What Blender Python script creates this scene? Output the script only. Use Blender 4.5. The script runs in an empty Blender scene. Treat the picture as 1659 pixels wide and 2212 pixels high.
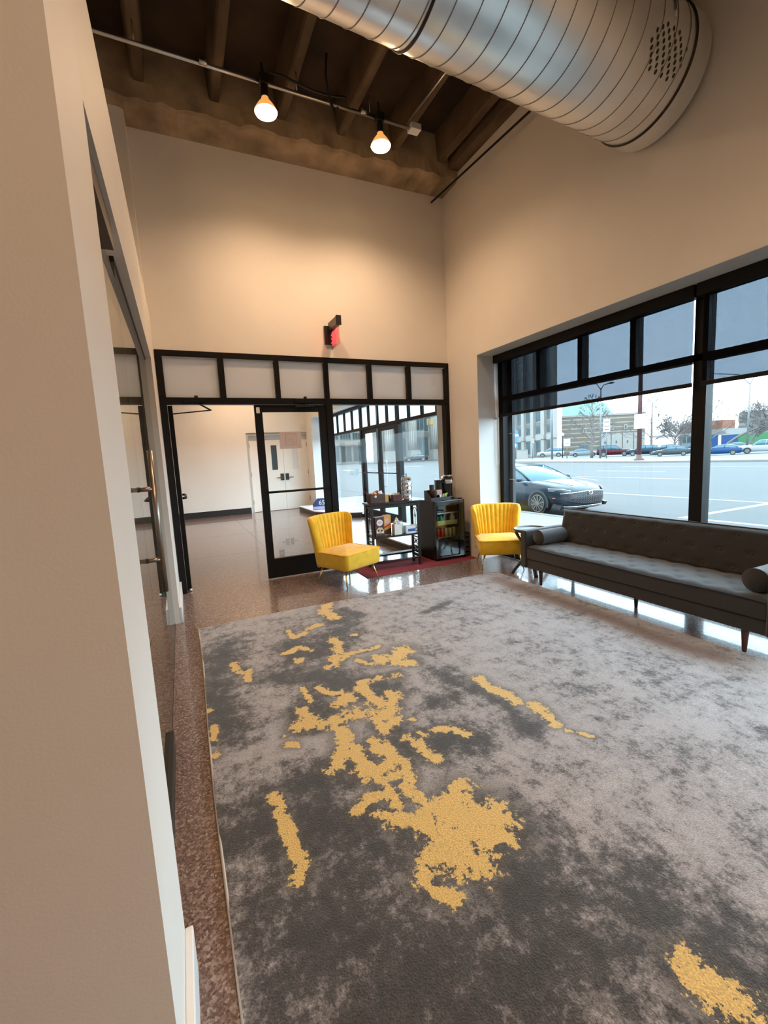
import bpy, bmesh, math, random
import numpy as np
from mathutils import Vector, Matrix
random.seed(7)
PI = math.pi
SC = bpy.context.scene
COL = SC.collection

# ------------------------------------------------------------------ camera, sky, exposure
cam = bpy.data.cameras.new('camera')
camo = bpy.data.objects.new('camera', cam); COL.objects.link(camo)
YAW, PIT, ROL = .4275, .1249, -.0515
fw = Vector((math.sin(YAW)*math.cos(PIT), math.cos(YAW)*math.cos(PIT), -math.sin(PIT)))
r0 = Vector((math.cos(YAW), -math.sin(YAW), 0)); u0 = r0.cross(fw)
cr = math.cos(ROL)*r0 + math.sin(ROL)*u0; cu = -math.sin(ROL)*r0 + math.cos(ROL)*u0
M = Matrix((cr, cu, -fw)).transposed().to_4x4(); M.translation = (0, 0, 1.4419)
camo.matrix_world = M
cam.sensor_fit = 'VERTICAL'; cam.sensor_height = 36; cam.sensor_width = 27
cam.lens = 947.9/2212*36
cam.clip_start = .02; cam.clip_end = 600
SC.camera = camo

SKY_COLOR = (.74, .91, 1.0)
SKY_STRENGTH = 2.3
LAMP_WATT = 42
LAMP_COLOR = (1.0, .66, .40)
SC.view_settings.view_transform = 'Standard'; SC.view_settings.look = 'None'
SC.view_settings.exposure = 2.05; SC.view_settings.gamma = 1
SC.view_settings.use_curve_mapping = False
SC.cycles.use_denoising = True
SC.cycles.max_bounces = 10; SC.cycles.diffuse_bounces = 5; SC.cycles.glossy_bounces = 5
SC.cycles.transparent_max_bounces = 24; SC.cycles.transmission_bounces = 8
SC.cycles.sample_clamp_indirect = 6
SC.cycles.caustics_reflective = False; SC.cycles.caustics_refractive = False

w = bpy.data.worlds.new('sky'); SC.world = w; w.use_nodes = True
nt = w.node_tree; nt.nodes.clear()
wo = nt.nodes.new('ShaderNodeOutputWorld'); bg = nt.nodes.new('ShaderNodeBackground')
tc = nt.nodes.new('ShaderNodeTexCoord'); nz = nt.nodes.new('ShaderNodeTexNoise')
nz.inputs['Scale'].default_value = 2.2; nz.inputs['Detail'].default_value = 4
rp = nt.nodes.new('ShaderNodeValToRGB')
rp.color_ramp.elements[0].position = .35; rp.color_ramp.elements[0].color = (.55, .80, 1, 1)
rp.color_ramp.elements[1].position = .62; rp.color_ramp.elements[1].color = (.74, .90, 1, 1)
nt.links.new(tc.outputs['Generated'], nz.inputs['Vector']); nt.links.new(nz.outputs['Fac'], rp.inputs['Fac'])
nt.links.new(rp.outputs['Color'], bg.inputs['Color']); bg.inputs['Strength'].default_value = SKY_STRENGTH
nt.links.new(bg.outputs['Background'], wo.inputs['Surface'])

# ------------------------------------------------------------------ materials
MATS = {}
def nodes(name):
    m = bpy.data.materials.new(name); m.use_nodes = True
    t = m.node_tree; b = t.nodes['Principled BSDF']
    MATS[name] = m
    return m, t, b
def L(t, a, b): t.links.new(a, b)
def noise_node(t, scale, detail=3, coord='Object', rough=.5, stretch=None):
    c = t.nodes.new('ShaderNodeTexCoord'); n = t.nodes.new('ShaderNodeTexNoise')
    n.inputs['Scale'].default_value = scale; n.inputs['Detail'].default_value = detail; n.inputs['Roughness'].default_value = rough
    src = c.outputs[coord]
    if stretch:
        mp = t.nodes.new('ShaderNodeMapping'); mp.inputs['Scale'].default_value = stretch
        L(t, src, mp.inputs['Vector']); src = mp.outputs['Vector']
    L(t, src, n.inputs['Vector'])
    return n
def ramp(t, fac, stops):
    r = t.nodes.new('ShaderNodeValToRGB'); e = r.color_ramp.elements
    while len(e) < len(stops): e.new(.5)
    for el, (p, c) in zip(e, stops): el.position = p; el.color = (*c, 1) if len(c) == 3 else c
    L(t, fac, r.inputs['Fac']); return r
def mk(name, col, rough=.5, metal=0, var=0, vscale=8, bump=0, bscale=60, spec=.5, coat=0, emit=None, estr=0, stretch=None, sheen=0):
    m, t, b = nodes(name)
    b.inputs['Base Color'].default_value = (*col, 1); b.inputs['Roughness'].default_value = rough
    b.inputs['Metallic'].default_value = metal; b.inputs['Specular IOR Level'].default_value = spec
    b.inputs['Coat Weight'].default_value = coat; b.inputs['Coat Roughness'].default_value = .05
    if sheen: b.inputs['Sheen Weight'].default_value = sheen
    if var:
        n = noise_node(t, vscale, 4, stretch=stretch)
        r = ramp(t, n.outputs['Fac'], [(.3, tuple(max(0, c*(1-var)) for c in col)), (.7, tuple(min(1, c*(1+var)) for c in col))])
        L(t, r.outputs['Color'], b.inputs['Base Color'])
    if bump:
        n2 = noise_node(t, bscale, 3); bp = t.nodes.new('ShaderNodeBump'); bp.inputs['Strength'].default_value = bump
        bp.inputs['Distance'].default_value = .01
        L(t, n2.outputs['Fac'], bp.inputs['Height']); L(t, bp.outputs['Normal'], b.inputs['Normal'])
    if emit: b.inputs['Emission Color'].default_value = (*emit, 1); b.inputs['Emission Strength'].default_value = estr
    return m
def mk_glass(name, tint=(.95, .98, .98), f0=.045, k=1.0, rough=0.0):
    """thin clear sheet: straight-through transmission plus Schlick reflection"""
    m = bpy.data.materials.new(name); m.use_nodes = True; t = m.node_tree; t.nodes.clear(); MATS[name] = m
    o = t.nodes.new('ShaderNodeOutputMaterial'); mx = t.nodes.new('ShaderNodeMixShader')
    tr = t.nodes.new('ShaderNodeBsdfTransparent'); tr.inputs['Color'].default_value = (*tint, 1)
    gl = t.nodes.new('ShaderNodeBsdfGlossy'); gl.inputs['Roughness'].default_value = rough
    lw = t.nodes.new('ShaderNodeLayerWeight'); lw.inputs['Blend'].default_value = .5
    p = t.nodes.new('ShaderNodeMath'); p.operation = 'POWER'; p.inputs[1].default_value = 5
    a = t.nodes.new('ShaderNodeMath'); a.operation = 'MULTIPLY_ADD'; a.inputs[1].default_value = (1-f0)*k; a.inputs[2].default_value = f0
    L(t, lw.outputs['Facing'], p.inputs[0]); L(t, p.outputs[0], a.inputs[0]); L(t, a.outputs[0], mx.inputs['Fac'])
    L(t, tr.outputs[0], mx.inputs[1]); L(t, gl.outputs[0], mx.inputs[2]); L(t, mx.outputs[0], o.inputs['Surface'])
    return m
def mk_mix(name, trans, diff, fac, translucent=False):
    """woven or frosted sheet: part of the light goes through, part scatters"""
    m = bpy.data.materials.new(name); m.use_nodes = True; t = m.node_tree; t.nodes.clear(); MATS[name] = m
    o = t.nodes.new('ShaderNodeOutputMaterial'); mx = t.nodes.new('ShaderNodeMixShader')
    a = t.nodes.new('ShaderNodeBsdfTranslucent' if translucent else 'ShaderNodeBsdfTransparent'); a.inputs['Color'].default_value = (*trans, 1)
    d = t.nodes.new('ShaderNodeBsdfDiffuse'); d.inputs['Color'].default_value = (*diff, 1)
    mx.inputs['Fac'].default_value = fac
    L(t, a.outputs[0], mx.inputs[1]); L(t, d.outputs[0], mx.inputs[2]); L(t, mx.outputs[0], o.inputs['Surface'])
    return m

mk('paint', (.78, .735, .675), .62, var=.03, vscale=1.5, bump=.04, bscale=160)
mk('paint_cream', (.86, .83, .77), .6, var=.02, vscale=1.5)
mk('trim_white', (.68, .69, .69), .45)
mk('concrete', (.105, .068, .038), .9, var=.55, vscale=2.2, bump=.5, bscale=14, stretch=(2.4, .8, 1))
mk('concrete_beam', (.36, .26, .16), .9, var=.4, vscale=3.0, bump=.4, bscale=20)
mk('deck', (.045, .027, .015), .95, var=.6, vscale=1.6, bump=.3, bscale=12)
mk('frame_black', (.008, .0075, .0075), .42, spec=.2)
mk('frame_bronze', (.022, .019, .017), .4, spec=.4)
mk('bronze_rail', (.10, .075, .06), .32, metal=.85)
mk('nickel', (.34, .29, .25), .28, metal=1)
mk('steel', (.55, .56, .57), .32, metal=1)
mk('chrome', (.85, .86, .88), .08, metal=1)
mk('gold', (.80, .56, .22), .18, metal=1)
mk('white_plastic', (.78, .78, .77), .4)
mk('black_plastic', (.012, .012, .013), .35)
mk('black_gloss', (.008, .008, .009), .12, coat=.5)
mk('rubber_dark', (.02, .019, .019), .75)
mk('velvet_yellow', (.80, .48, .012), .78, var=.10, vscale=12, bump=.12, bscale=420, sheen=.35)
mk('sofa_cloth', (.0085, .0098, .0115), .75, var=.18, vscale=190, bump=.25, bscale=700, sheen=.42)
mk('sofa_piping', (.03, .03, .03), .8)
mk('walnut', (.085, .030, .018), .4, var=.3, vscale=14, stretch=(1, 1, .12))
mk('table_dark', (.018, .015, .014), .28, var=.2, vscale=20)
mk('crate_wood', (.075, .045, .035), .6, var=.4, vscale=22, stretch=(.3, 1, 3))
mk('crate_red', (.075, .018, .018), .55, var=.3, vscale=24)
mk('mat_red', (.20, .018, .028), .95, var=.3, vscale=160, bump=.4, bscale=420)
mk('platform_top', (.58, .56, .56), .4, var=.08, vscale=20)
mk('platform_side', (.085, .065, .055), .6, var=.3, vscale=20)
mk('tan_box', (.55, .42, .22), .7)
mk('tissue', (.86, .87, .87), .9)
mk('pale_card', (.72, .74, .74), .7, var=.06, vscale=40)
mk('clear_gel', (.55, .72, .75), .15, coat=.4)
mk('wipe_box', (.62, .75, .80), .5)
mk('print_blue', (.035, .10, .42), .5)
mk('print_red', (.55, .03, .02), .5)
mk('print_orange', (.80, .36, .04), .5)
mk('print_white', (.82, .78, .76), .6)
mk('print_pink', (.70, .47, .50), .7)
mk('cocoa_brown', (.075, .025, .022), .5)
mk('cream_print', (.62, .45, .28), .6)
mk('foil_orange', (.72, .16, .03), .3, metal=.3)
mk('foil_silver', (.7, .62, .55), .25, metal=.8)
mk('capsule_brown', (.19, .11, .085), .35, coat=.3)
mk('capsule_tan', (.42, .34, .29), .35, coat=.3)
mk('cup_brown', (.06, .035, .028), .6)
mk('packet_green', (.36, .62, .10), .6); mk('packet_violet', (.42, .40, .66), .6); mk('napkin', (.62, .46, .40), .9)
mk('can_red', (.48, .012, .02), .25, metal=.5); mk('can_green', (.02, .35, .12), .25, metal=.5); mk('can_gold', (.42, .36, .16), .3, metal=.6)
mk('can_top', (.7, .7, .72), .25, metal=1)
mk('fridge_bar', (.42, .36, .13), .3)
mk('door_frame_grey', (.50, .49, .45), .6)
mk('paper_pink', (.60, .50, .47), .9)
mk('ink', (.38, .28, .27), .9)
mk('sign_navy', (.03, .06, .17), .5)
mk('granite_dark', (.028, .033, .04), .35, var=.25, vscale=30)
mk('sign_blue', (.03, .13, .48), .5)
mk('sign_white', (.80, .82, .82), .6)
mk('bulb_glow', (1, .8, .55), .4, emit=(1.0, .62, .30), estr=14)
mk('bulb_neck', (.8, .7, .55), .35, emit=(1.0, .42, .10), estr=.22)
mk('exit_red', (.8, .05, .06), .4, emit=(1.0, .10, .10), estr=.32)
mk('exit_letter', (1, .1, .1), .4, emit=(1.0, .05, .06), estr=.5)
mk_glass('glass', (.97, .99, .99), f0=.014)
mk_glass('glass_door', (.90, .94, .92), f0=.06)
mk_glass('glass_fridge', (.88, .92, .91), f0=.05)
mk_glass('glass_pink', (.95, .80, .78), f0=.05)
mk_mix('frosted', (.96, .98, 1.0), (.82, .82, .82), .28, True)
mk_mix('shade_fabric', (.060, .064, .073), (.03, .035, .045), .18)

# terrazzo
m, t, b = nodes('terrazzo')
c = t.nodes.new('ShaderNodeTexCoord')
v1 = t.nodes.new('ShaderNodeTexVoronoi'); v1.inputs['Scale'].default_value = 110
v2 = t.nodes.new('ShaderNodeTexVoronoi'); v2.inputs['Scale'].default_value = 230
L(t, c.outputs['Object'], v1.inputs['Vector']); L(t, c.outputs['Object'], v2.inputs['Vector'])
s1 = t.nodes.new('ShaderNodeSeparateColor'); L(t, v1.outputs['Color'], s1.inputs[0])
s2 = t.nodes.new('ShaderNodeSeparateColor'); L(t, v2.outputs['Color'], s2.inputs[0])
ra = ramp(t, s1.outputs[0], [(0, (.065, .040, .034)), (.35, (.125, .078, .066)), (.62, (.205, .140, .122)), (.85, (.32, .245, .22)), (1, (.44, .37, .34))])
rb = ramp(t, s2.outputs[0], [(0, (.09, .058, .049)), (.6, (.195, .135, .118)), (.92, (.28, .215, .195)), (1, (.45, .40, .37))])
mx = t.nodes.new('ShaderNodeMix'); mx.data_type = 'RGBA'; mx.inputs['Factor'].default_value = .42
L(t, ra.outputs['Color'], mx.inputs['A']); L(t, rb.outputs['Color'], mx.inputs['B'])
L(t, mx.outputs['Result'], b.inputs['Base Color'])
b.inputs['Roughness'].default_value = .24; b.inputs['Specular IOR Level'].default_value = .35
b.inputs['Coat Weight'].default_value = .45; b.inputs['Coat Roughness'].default_value = .012

# galvanised duct
m, t, b = nodes('galvanised')
n = noise_node(t, 1.8, 2, stretch=(1.5, 2, 2))
r = ramp(t, n.outputs['Fac'], [(.3, (.76, .77, .77)), (.7, (.88, .89, .89))]); L(t, r.outputs['Color'], b.inputs['Base Color'])
r = ramp(t, n.outputs['Fac'], [(.3, (.30, .30, .30)), (.7, (.36, .36, .36))]); L(t, r.outputs['Color'], b.inputs['Roughness'])
b.inputs['Metallic'].default_value = .92

# outdoor surfaces (colours scaled down, dimming the daylight for the indoor exposure)
OUT = .29
def mko(name, col, *a, **k): return mk(name, tuple(c*OUT for c in col), *a, **k)
mko('asphalt', (.122, .119, .117), .85, var=.12, vscale=.5, bump=.2, bscale=30, stretch=(1, .12, 1))
mko('sidewalk_concrete', (.50, .48, .45), .85, var=.08, vscale=2)
mko('kerb_concrete', (.42, .39, .36), .85, var=.1, vscale=2)
mko('lane_paint', (.75, .76, .76), .7, var=.1, vscale=6)
mko('lot', (.33, .33, .33), .9, var=.1, vscale=.3)
mko('limestone', (.58, .53, .47), .85, var=.07, vscale=.8)
mko('limestone_pale', (.66, .63, .57), .85, var=.05, vscale=.8)
mko('spandrel', (.30, .29, .27), .6)
mko('far_window', (.16, .24, .27), .35, var=.3, vscale=.6, spec=.25)
mko('far_frame', (.62, .66, .66), .6)
mko('roof_green', (.10, .50, .42), .5)
mko('red_oxide', (.20, .07, .06), .6); mko('pole_grey', (.36, .38, .39), .5); mko('bark', (.36, .31, .29), .95, var=.2, vscale=6)
mko('orange_wall', (.50, .17, .08), .8); mko('blue_wall', (.03, .16, .48), .8); mko('green_wall', (.12, .46, .18), .8); mko('pale_wall', (.55, .53, .50), .85)
mko('grass_dry', (.22, .20, .12), .95, var=.2, vscale=1)
mko('signal_yellow', (.62, .34, .02), .5)
for nm, cc in dict(car_dark=(.055, .085, .11), car_white=(.72, .74, .75), car_silver=(.42, .46, .49), car_red=(.15, .012, .022), car_navy=(.02, .035, .07),
                   car_black=(.012, .014, .018), car_blue=(.02, .10, .30), car_grey=(.10, .12, .14), car_teal=(.03, .16, .22)).items():
    mko(nm, cc, .2, spec=.16)
mko('car_glass', (.16, .34, .44), .06, spec=.3)
mko('tyre', (.016, .016, .016), .8); mko('alloy', (.52, .52, .52), .3, metal=.9)
mko('light_lens', (.55, .6, .62), .1, coat=1); mko('tail_red', (.45, .01, .01), .2, coat=1); mko('marker_orange', (.75, .16, .04), .3)
# striped brick
m, t, b = nodes('striped_brick')
c = t.nodes.new('ShaderNodeTexCoord'); sp = t.nodes.new('ShaderNodeSeparateXYZ'); L(t, c.outputs['Object'], sp.inputs[0])
mu = t.nodes.new('ShaderNodeMath'); mu.operation = 'MULTIPLY'; mu.inputs[1].default_value = 1/.72; L(t, sp.outputs['Z'], mu.inputs[0])
fr = t.nodes.new('ShaderNodeMath'); fr.operation = 'FRACT'; L(t, mu.outputs[0], fr.inputs[0])
r = ramp(t, fr.outputs[0], [(0, (.09, .073, .054)), (.76, (.095, .078, .058)), (.79, (.18, .165, .137)), (.97, (.18, .165, .137))]); r.color_ramp.interpolation = 'LINEAR'
L(t, r.outputs['Color'], b.inputs['Base Color']); b.inputs['Roughness'].default_value = .85

# ------------------------------------------------------------------ mesh builder
class MB:
    def __init__(s): s.v = []; s.f = []; s.sm = []
    def add(s, v, f, smooth=False):
        o = len(s.v); s.v += [tuple(p) for p in v]; s.f += [tuple(i+o for i in q) for q in f]; s.sm += [smooth]*len(f); return s
    def box(s, x0, x1, y0, y1, z0, z1):
        v = [(x, y, z) for z in (z0, z1) for y in (y0, y1) for x in (x0, x1)]
        return s.add(v, [(0, 2, 3, 1), (4, 5, 7, 6), (0, 1, 5, 4), (2, 6, 7, 3), (0, 4, 6, 2), (1, 3, 7, 5)])
    def obox(s, c, size, rot):
        """box centred at c, turned by the 3x3 rot"""
        a, b_, d = (k/2 for k in size); c = Vector(c)
        v = [c + rot @ Vector((x, y, z)) for z in (-d, d) for y in (-b_, b_) for x in (-a, a)]
        return s.add(v, [(0, 2, 3, 1), (4, 5, 7, 6), (0, 1, 5, 4), (2, 6, 7, 3), (0, 4, 6, 2), (1, 3, 7, 5)])
    def bar(s, p0, p1, w_, h_, up=(0, 0, 1)):
        p0, p1 = Vector(p0), Vector(p1); d = (p1-p0); l = d.length; d.normalize()
        x = d.cross(Vector(up))
        if x.length < 1e-4: x = d.cross(Vector((1, 0, 0)))
        x.normalize(); z = x.cross(d)
        return s.obox((p0+p1)/2, (w_, l, h_), Matrix((x, d, z)).transposed())
    def prism(s, poly, d0, d1, axis='y'):
        n = len(poly)
        mp = {'y': lambda a, b_, d: (a, d, b_), 'x': lambda a, b_, d: (d, a, b_), 'z': lambda a, b_, d: (a, b_, d)}[axis]
        v = [mp(a, b_, d0) for a, b_ in poly] + [mp(a, b_, d1) for a, b_ in poly]
        return s.add(v, [tuple(range(n))[::-1], tuple(range(n, 2*n))] + [(i, (i+1) % n, n+(i+1) % n, n+i) for i in range(n)])
    def tube(s, pts, r, n=8, closed=False, cap=True):
        pts = [Vector(p) for p in pts]; k = len(pts); rs = r if isinstance(r, (list, tuple)) else [r]*k
        v = []; prev = None
        for i, p in enumerate(pts):
            a = pts[(i-1) % k] if (i > 0 or closed) else p; b_ = pts[(i+1) % k] if (i < k-1 or closed) else p
            d = (b_-a)
            if d.length < 1e-9: d = Vector((0, 0, 1))
            d.normalize()
            if prev is None:
                x = d.orthogonal().normalized()
            else:
                x = prev - d*prev.dot(d)
                x = x.normalized() if x.length > 1e-6 else d.orthogonal().normalized()
            prev = x; y = d.cross(x)
            v += [p + (x*math.cos(2*PI*j/n) + y*math.sin(2*PI*j/n))*rs[i] for j in range(n)]
        f = []
        for i in range(k if closed else k-1):
            i2 = (i+1) % k
            f += [(i*n+j, i*n+(j+1) % n, i2*n+(j+1) % n, i2*n+j) for j in range(n)]
        if cap and not closed: f += [tuple(range(n))[::-1], tuple((k-1)*n+j for j in range(n))]
        return s.add(v, f, True)
    def cyl(s, p0, p1, r0, r1=None, n=20): 
        o = len(s.sm); s.tube([p0, p1], [r0, r0 if r1 is None else r1], n)
        s.sm[-1] = s.sm[-2] = False; return s
    def lathe(s, prof, n=24, c=(0, 0, 0), smooth=True):
        v = [(c[0]+r*math.cos(2*PI*j/n), c[1]+r*math.sin(2*PI*j/n), c[2]+z) for r, z in prof for j in range(n)]
        f = [(i*n+j, i*n+(j+1) % n, (i+1)*n+(j+1) % n, (i+1)*n+j) for i in range(len(prof)-1) for j in range(n)]
        s.add(v, f, smooth)
        e = len(prof)-1; o = len(s.v)-len(v)
        if prof[0][0] > 1e-5: s.f.append(tuple(o+j for j in range(n))[::-1]); s.sm.append(False)
        if prof[-1][0] > 1e-5: s.f.append(tuple(o+e*n+j for j in range(n))); s.sm.append(False)
        return s
    def sph(s, c, r, n=12, m_=8):
        rx, ry, rz = r if isinstance(r, (tuple, list)) else (r, r, r)
        v = []; f = []
        for i in range(m_+1):
            th = PI*i/m_
            v += [(c[0]+rx*math.sin(th)*math.cos(2*PI*j/n), c[1]+ry*math.sin(th)*math.sin(2*PI*j/n), c[2]-rz*math.cos(th)) for j in range(n)]
        f = [(i*n+j, i*n+(j+1) % n, (i+1)*n+(j+1) % n, (i+1)*n+j) for i in range(m_) for j in range(n)]
        return s.add(v, f, True)
    def grid(s, fn, nu, nv, smooth=True, cu=False, cv=False):
        v = [fn(i/(nu if cu else nu-1), j/(nv if cv else nv-1)) for i in range(nu) for j in range(nv)]
        f = [(i*nv+j, i*nv+(j+1) % nv, ((i+1) % nu)*nv+(j+1) % nv, ((i+1) % nu)*nv+j) for i in range(nu if cu else nu-1) for j in range(nv if cv else nv-1)]
        return s.add(v, f, smooth)
    def rings(s, rs, smooth=True):
        """loft closed rings of equal length, capped at both ends"""
        n = len(rs[0]); v = [p for r in rs for p in r]
        f = [(i*n+j, i*n+(j+1) % n, (i+1)*n+(j+1) % n, (i+1)*n+j) for i in range(len(rs)-1) for j in range(n)]
        f += [tuple(range(n))[::-1], tuple((len(rs)-1)*n+j for j in range(n))]
        return s.add(v, f, smooth)
    def move(s, d): s.v = [(p[0]+d[0], p[1]+d[1], p[2]+d[2]) for p in s.v]; return s
    def xf(s, m_): s.v = [tuple(m_ @ Vector(p)) for p in s.v]; return s
    def obj(s, name, mat, parent=None, org=None, bevel=0, seg=2, fix=True):
        me = bpy.data.meshes.new(name)
        v = [(p[0]-org[0], p[1]-org[1], p[2]-org[2]) for p in s.v] if org else s.v
        me.from_pydata(v, [], s.f)
        me.polygons.foreach_set('use_smooth', s.sm)
        if fix and len(s.f) < 60000:
            bm = bmesh.new(); bm.from_mesh(me); bmesh.ops.remove_doubles(bm, verts=bm.verts, dist=1e-6)
            bmesh.ops.recalc_face_normals(bm, faces=bm.faces); bm.to_mesh(me); bm.free()
        me.materials.append(MATS[mat] if isinstance(mat, str) else mat)
        o = bpy.data.objects.new(name, me); COL.objects.link(o)
        if parent: o.parent = parent
        if bevel:
            b_ = o.modifiers.new('bevel', 'BEVEL'); b_.width = bevel; b_.segments = seg; b_.limit_method = 'ANGLE'; b_.angle_limit = math.radians(50)
        return o
def box(x0, x1, y0, y1, z0, z1): return MB().box(x0, x1, y0, y1, z0, z1)
def rrect(a, b_, rc, k=6, z=0, c=(0, 0)):
    rc = max(min(rc, a-1e-4, b_-1e-4), 1e-4); out = []
    for (sx, sy, a0) in ((1, 1, 0), (-1, 1, PI/2), (-1, -1, PI), (1, -1, 3*PI/2)):
        for i in range(k):
            th = a0 + PI/2*i/(k-1); out.append((c[0]+sx*(a-rc)+rc*math.cos(th), c[1]+sy*(b_-rc)+rc*math.sin(th), z))
    return out
def pillow(x0, x1, y0, y1, z0, z1, rc=.04, r=.03, crown=.02, k=6):
    a, b_, c = (x1-x0)/2, (y1-y0)/2, ((x0+x1)/2, (y0+y1)/2); rs = []
    prof = [(r, z0), (r*.3, z0+r*.3), (0, z0+r), (0, z1-r), (r*.1, z1-r*.55), (r*.35, z1-r*.2), (r, z1)]
    for q in (.25, .5, .75, .95): prof.append((r+(min(a, b_)-r)*q, z1+crown*(1-(1-q)**2)))
    return MB().rings([rrect(a-d, b_-d, max(rc-d*.6, .01), k, z, c) for d, z in prof])
def tag(o, label=None, cat=None, group=None, kind=None):
    if label: o['label'] = label
    if cat: o['category'] = cat
    if group: o['group'] = group
    if kind: o['kind'] = kind
    return o
def thing(name, label, cat, loc=(0, 0, 0), rz=0, group=None, kind=None):
    o = bpy.data.objects.new(name, None); COL.objects.link(o); o.empty_display_size = .1
    o.location = loc; o.rotation_euler = (0, 0, rz); return tag(o, label, cat, group, kind)
def struct(name, mb, mat, label=None, parent=None, **k):
    o = mb.obj(name, mat, parent, **k); o['kind'] = 'structure'
    if label: o['label'] = label
    return o
def sgroup(name, label, loc=(0, 0, 0)):
    o = bpy.data.objects.new(name, None); COL.objects.link(o); o['kind'] = 'structure'; o['label'] = label; o.location = loc; return o
def text(body, size, loc, rot, mat, parent, name='lettering', ext=.001, align='CENTER'):
    cv = bpy.data.curves.new(name, 'FONT'); cv.body = body; cv.size = size; cv.extrude = ext; cv.align_x = align; cv.align_y = 'CENTER'; cv.resolution_u = 3
    tmp = bpy.data.objects.new(name, cv); COL.objects.link(tmp); bpy.context.view_layer.update()
    me = bpy.data.meshes.new_from_object(tmp.evaluated_get(bpy.context.evaluated_depsgraph_get()))
    bpy.data.objects.remove(tmp); bpy.data.curves.remove(cv)
    me.materials.clear(); me.materials.append(MATS[mat]); o = bpy.data.objects.new(name, me); COL.objects.link(o); o.parent = parent
    o.location = loc; o.rotation_euler = rot; return o
def dup(o, parent=None):
    c = o.copy(); COL.objects.link(c)
    if parent is not None: c.parent = parent
    for ch in list(o.children): dup(ch, c)
    return c
# ================================================================== the building shell
W, D = 3.59, 5.441          # room face of the street wall, room face of the glazed cross wall
ZD = 5.36                   # underside of the roof deck
fl = struct('floor', box(-4.2, 3.93, -3.2, 14.2, -.12, 0), 'terrazzo', 'polished brown speckled terrazzo floor')
for i, (x0, y0, x1, y1) in enumerate([(-.26, 7.4, 3.5, 7.4), (-.26, 9.5, 2.9, 9.5), (1.2, 5.6, 1.2, 13.2), (-.26, 11.6, 2.9, 11.6)]):
    MB().bar((x0, y0, .0004), (x1, y1, .0004), .004, .0008).obj('divider_strip', 'bronze_rail', fl)
# ceiling: deck, concrete joists running to the cross wall, ledgers
ce = struct('ceiling', box(-4.2, W+.3, -3.2, 14.2, ZD, ZD+.15), 'deck', 'dark brown exposed concrete ceiling with joists')
def joist(x, y0, y1):
    m_ = MB().prism([(x-.075, ZD), (x-.05, 5.07), (x-.035, 5.05), (x+.035, 5.05), (x+.05, 5.07), (x+.075, ZD)], y0, y1, 'y')
    return m_.obj('joist', 'concrete', ce)
for i in range(-6, 5):
    joist(.0+.672*i, -3.2, 5.06)
    if -2 < i < 6: joist(.0+.672*i, 5.6, 14.2)
joist(3.33, -3.2, 5.06)
box(3.44, W-.002, -3.2, 5.06, 5.0, ZD).obj('edge_beam', 'concrete', ce)
# cross beam with a chipped lower edge
pts = []; rr = random.Random(3)
nb = 60
def beam_pt(u, v):
    x = -4.2 + (W+4.2)*u
    loop = [(5.06, ZD), (5.055, 5.05), (5.065, 4.91), (5.09, 4.885), (5.25, 4.88), (5.44, 4.875), (5.44, ZD)]
    y, z = loop[round(v*6)]
    if 2 <= round(v*6) <= 4:
        y += .012*math.sin(x*9+1)+.012*math.sin(x*23); z += .012*math.sin(x*13)+.010*math.sin(x*31+2)
    return (x, y, z)
MB().grid(beam_pt, 120, 7, False).obj('cross_beam', 'concrete_beam', ce)

# cross wall above and beside the storefront
wb = MB().box(-4.2, W, D, D+.16, 2.708, ZD).box(-4.2, -.1315, D, D+.16, 0, 2.708)
struct('wall_back', wb, 'paint', 'tan painted cross wall above the black storefront')
# pilaster with a rounded top shoulder at the cross wall
arc = [(-.155-.10+.10*math.cos(a), 4.85+.10*math.sin(a)) for a in np.linspace(0, PI/2, 7)]
struct('trim_1', MB().prism([(-.9, 0), (-.155, 0)] + [(float(x), float(z)) for x, z in arc] + [(-.9, 4.95)], 5.2, D, 'y'), 'paint', 'painted pilaster with a rounded shoulder behind the partition')
# street wall: solid pier, header above the big window, continuing past the cross wall
YO = 4.767; ZH = 2.677; YN = -1.3
ws = MB().box(W, 4.06, YO, 5.78, 0, ZD).box(W, 4.06, YN, YO, ZH, ZD).box(W, 4.06, -3.2, YN, 0, ZD).box(W, 4.06, 5.78, 12.7, ZH, ZD).box(W, 4.06, 12.7, 14.2, 0, ZD)
struct('wall_right', ws, 'paint', 'tan painted street wall above the long window')
struct('wall_rear', box(-4.2, 4.06, -3.35, -3.2, 0, ZD), 'paint', 'painted wall behind the viewer')
struct('wall_left', box(-4.35, -4.2, -3.35, 14.2, 0, ZD), 'paint', 'painted far wall of the room beyond the partition')
# end wall of the neighbouring room with the alcove for the white doors
we = MB().box(-4.2, 4.06, 13.44, 13.6, 0, ZD).box(-4.2, 1.80, 13.24, 13.44, 0, ZD).box(1.80, 4.06, 13.24, 13.44, 2.32, ZD).box(3.66, 4.06, 13.24, 13.44, 0, 2.32)
struct('wall_far', we, 'paint_cream', 'cream end wall of the neighbouring room')
struct('baseboard_far', box(-4.2, 1.78, 13.215, 13.24, 0, .17), 'rubber_dark', 'black rubber baseboard along the cream end wall', bevel=.004)
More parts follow.
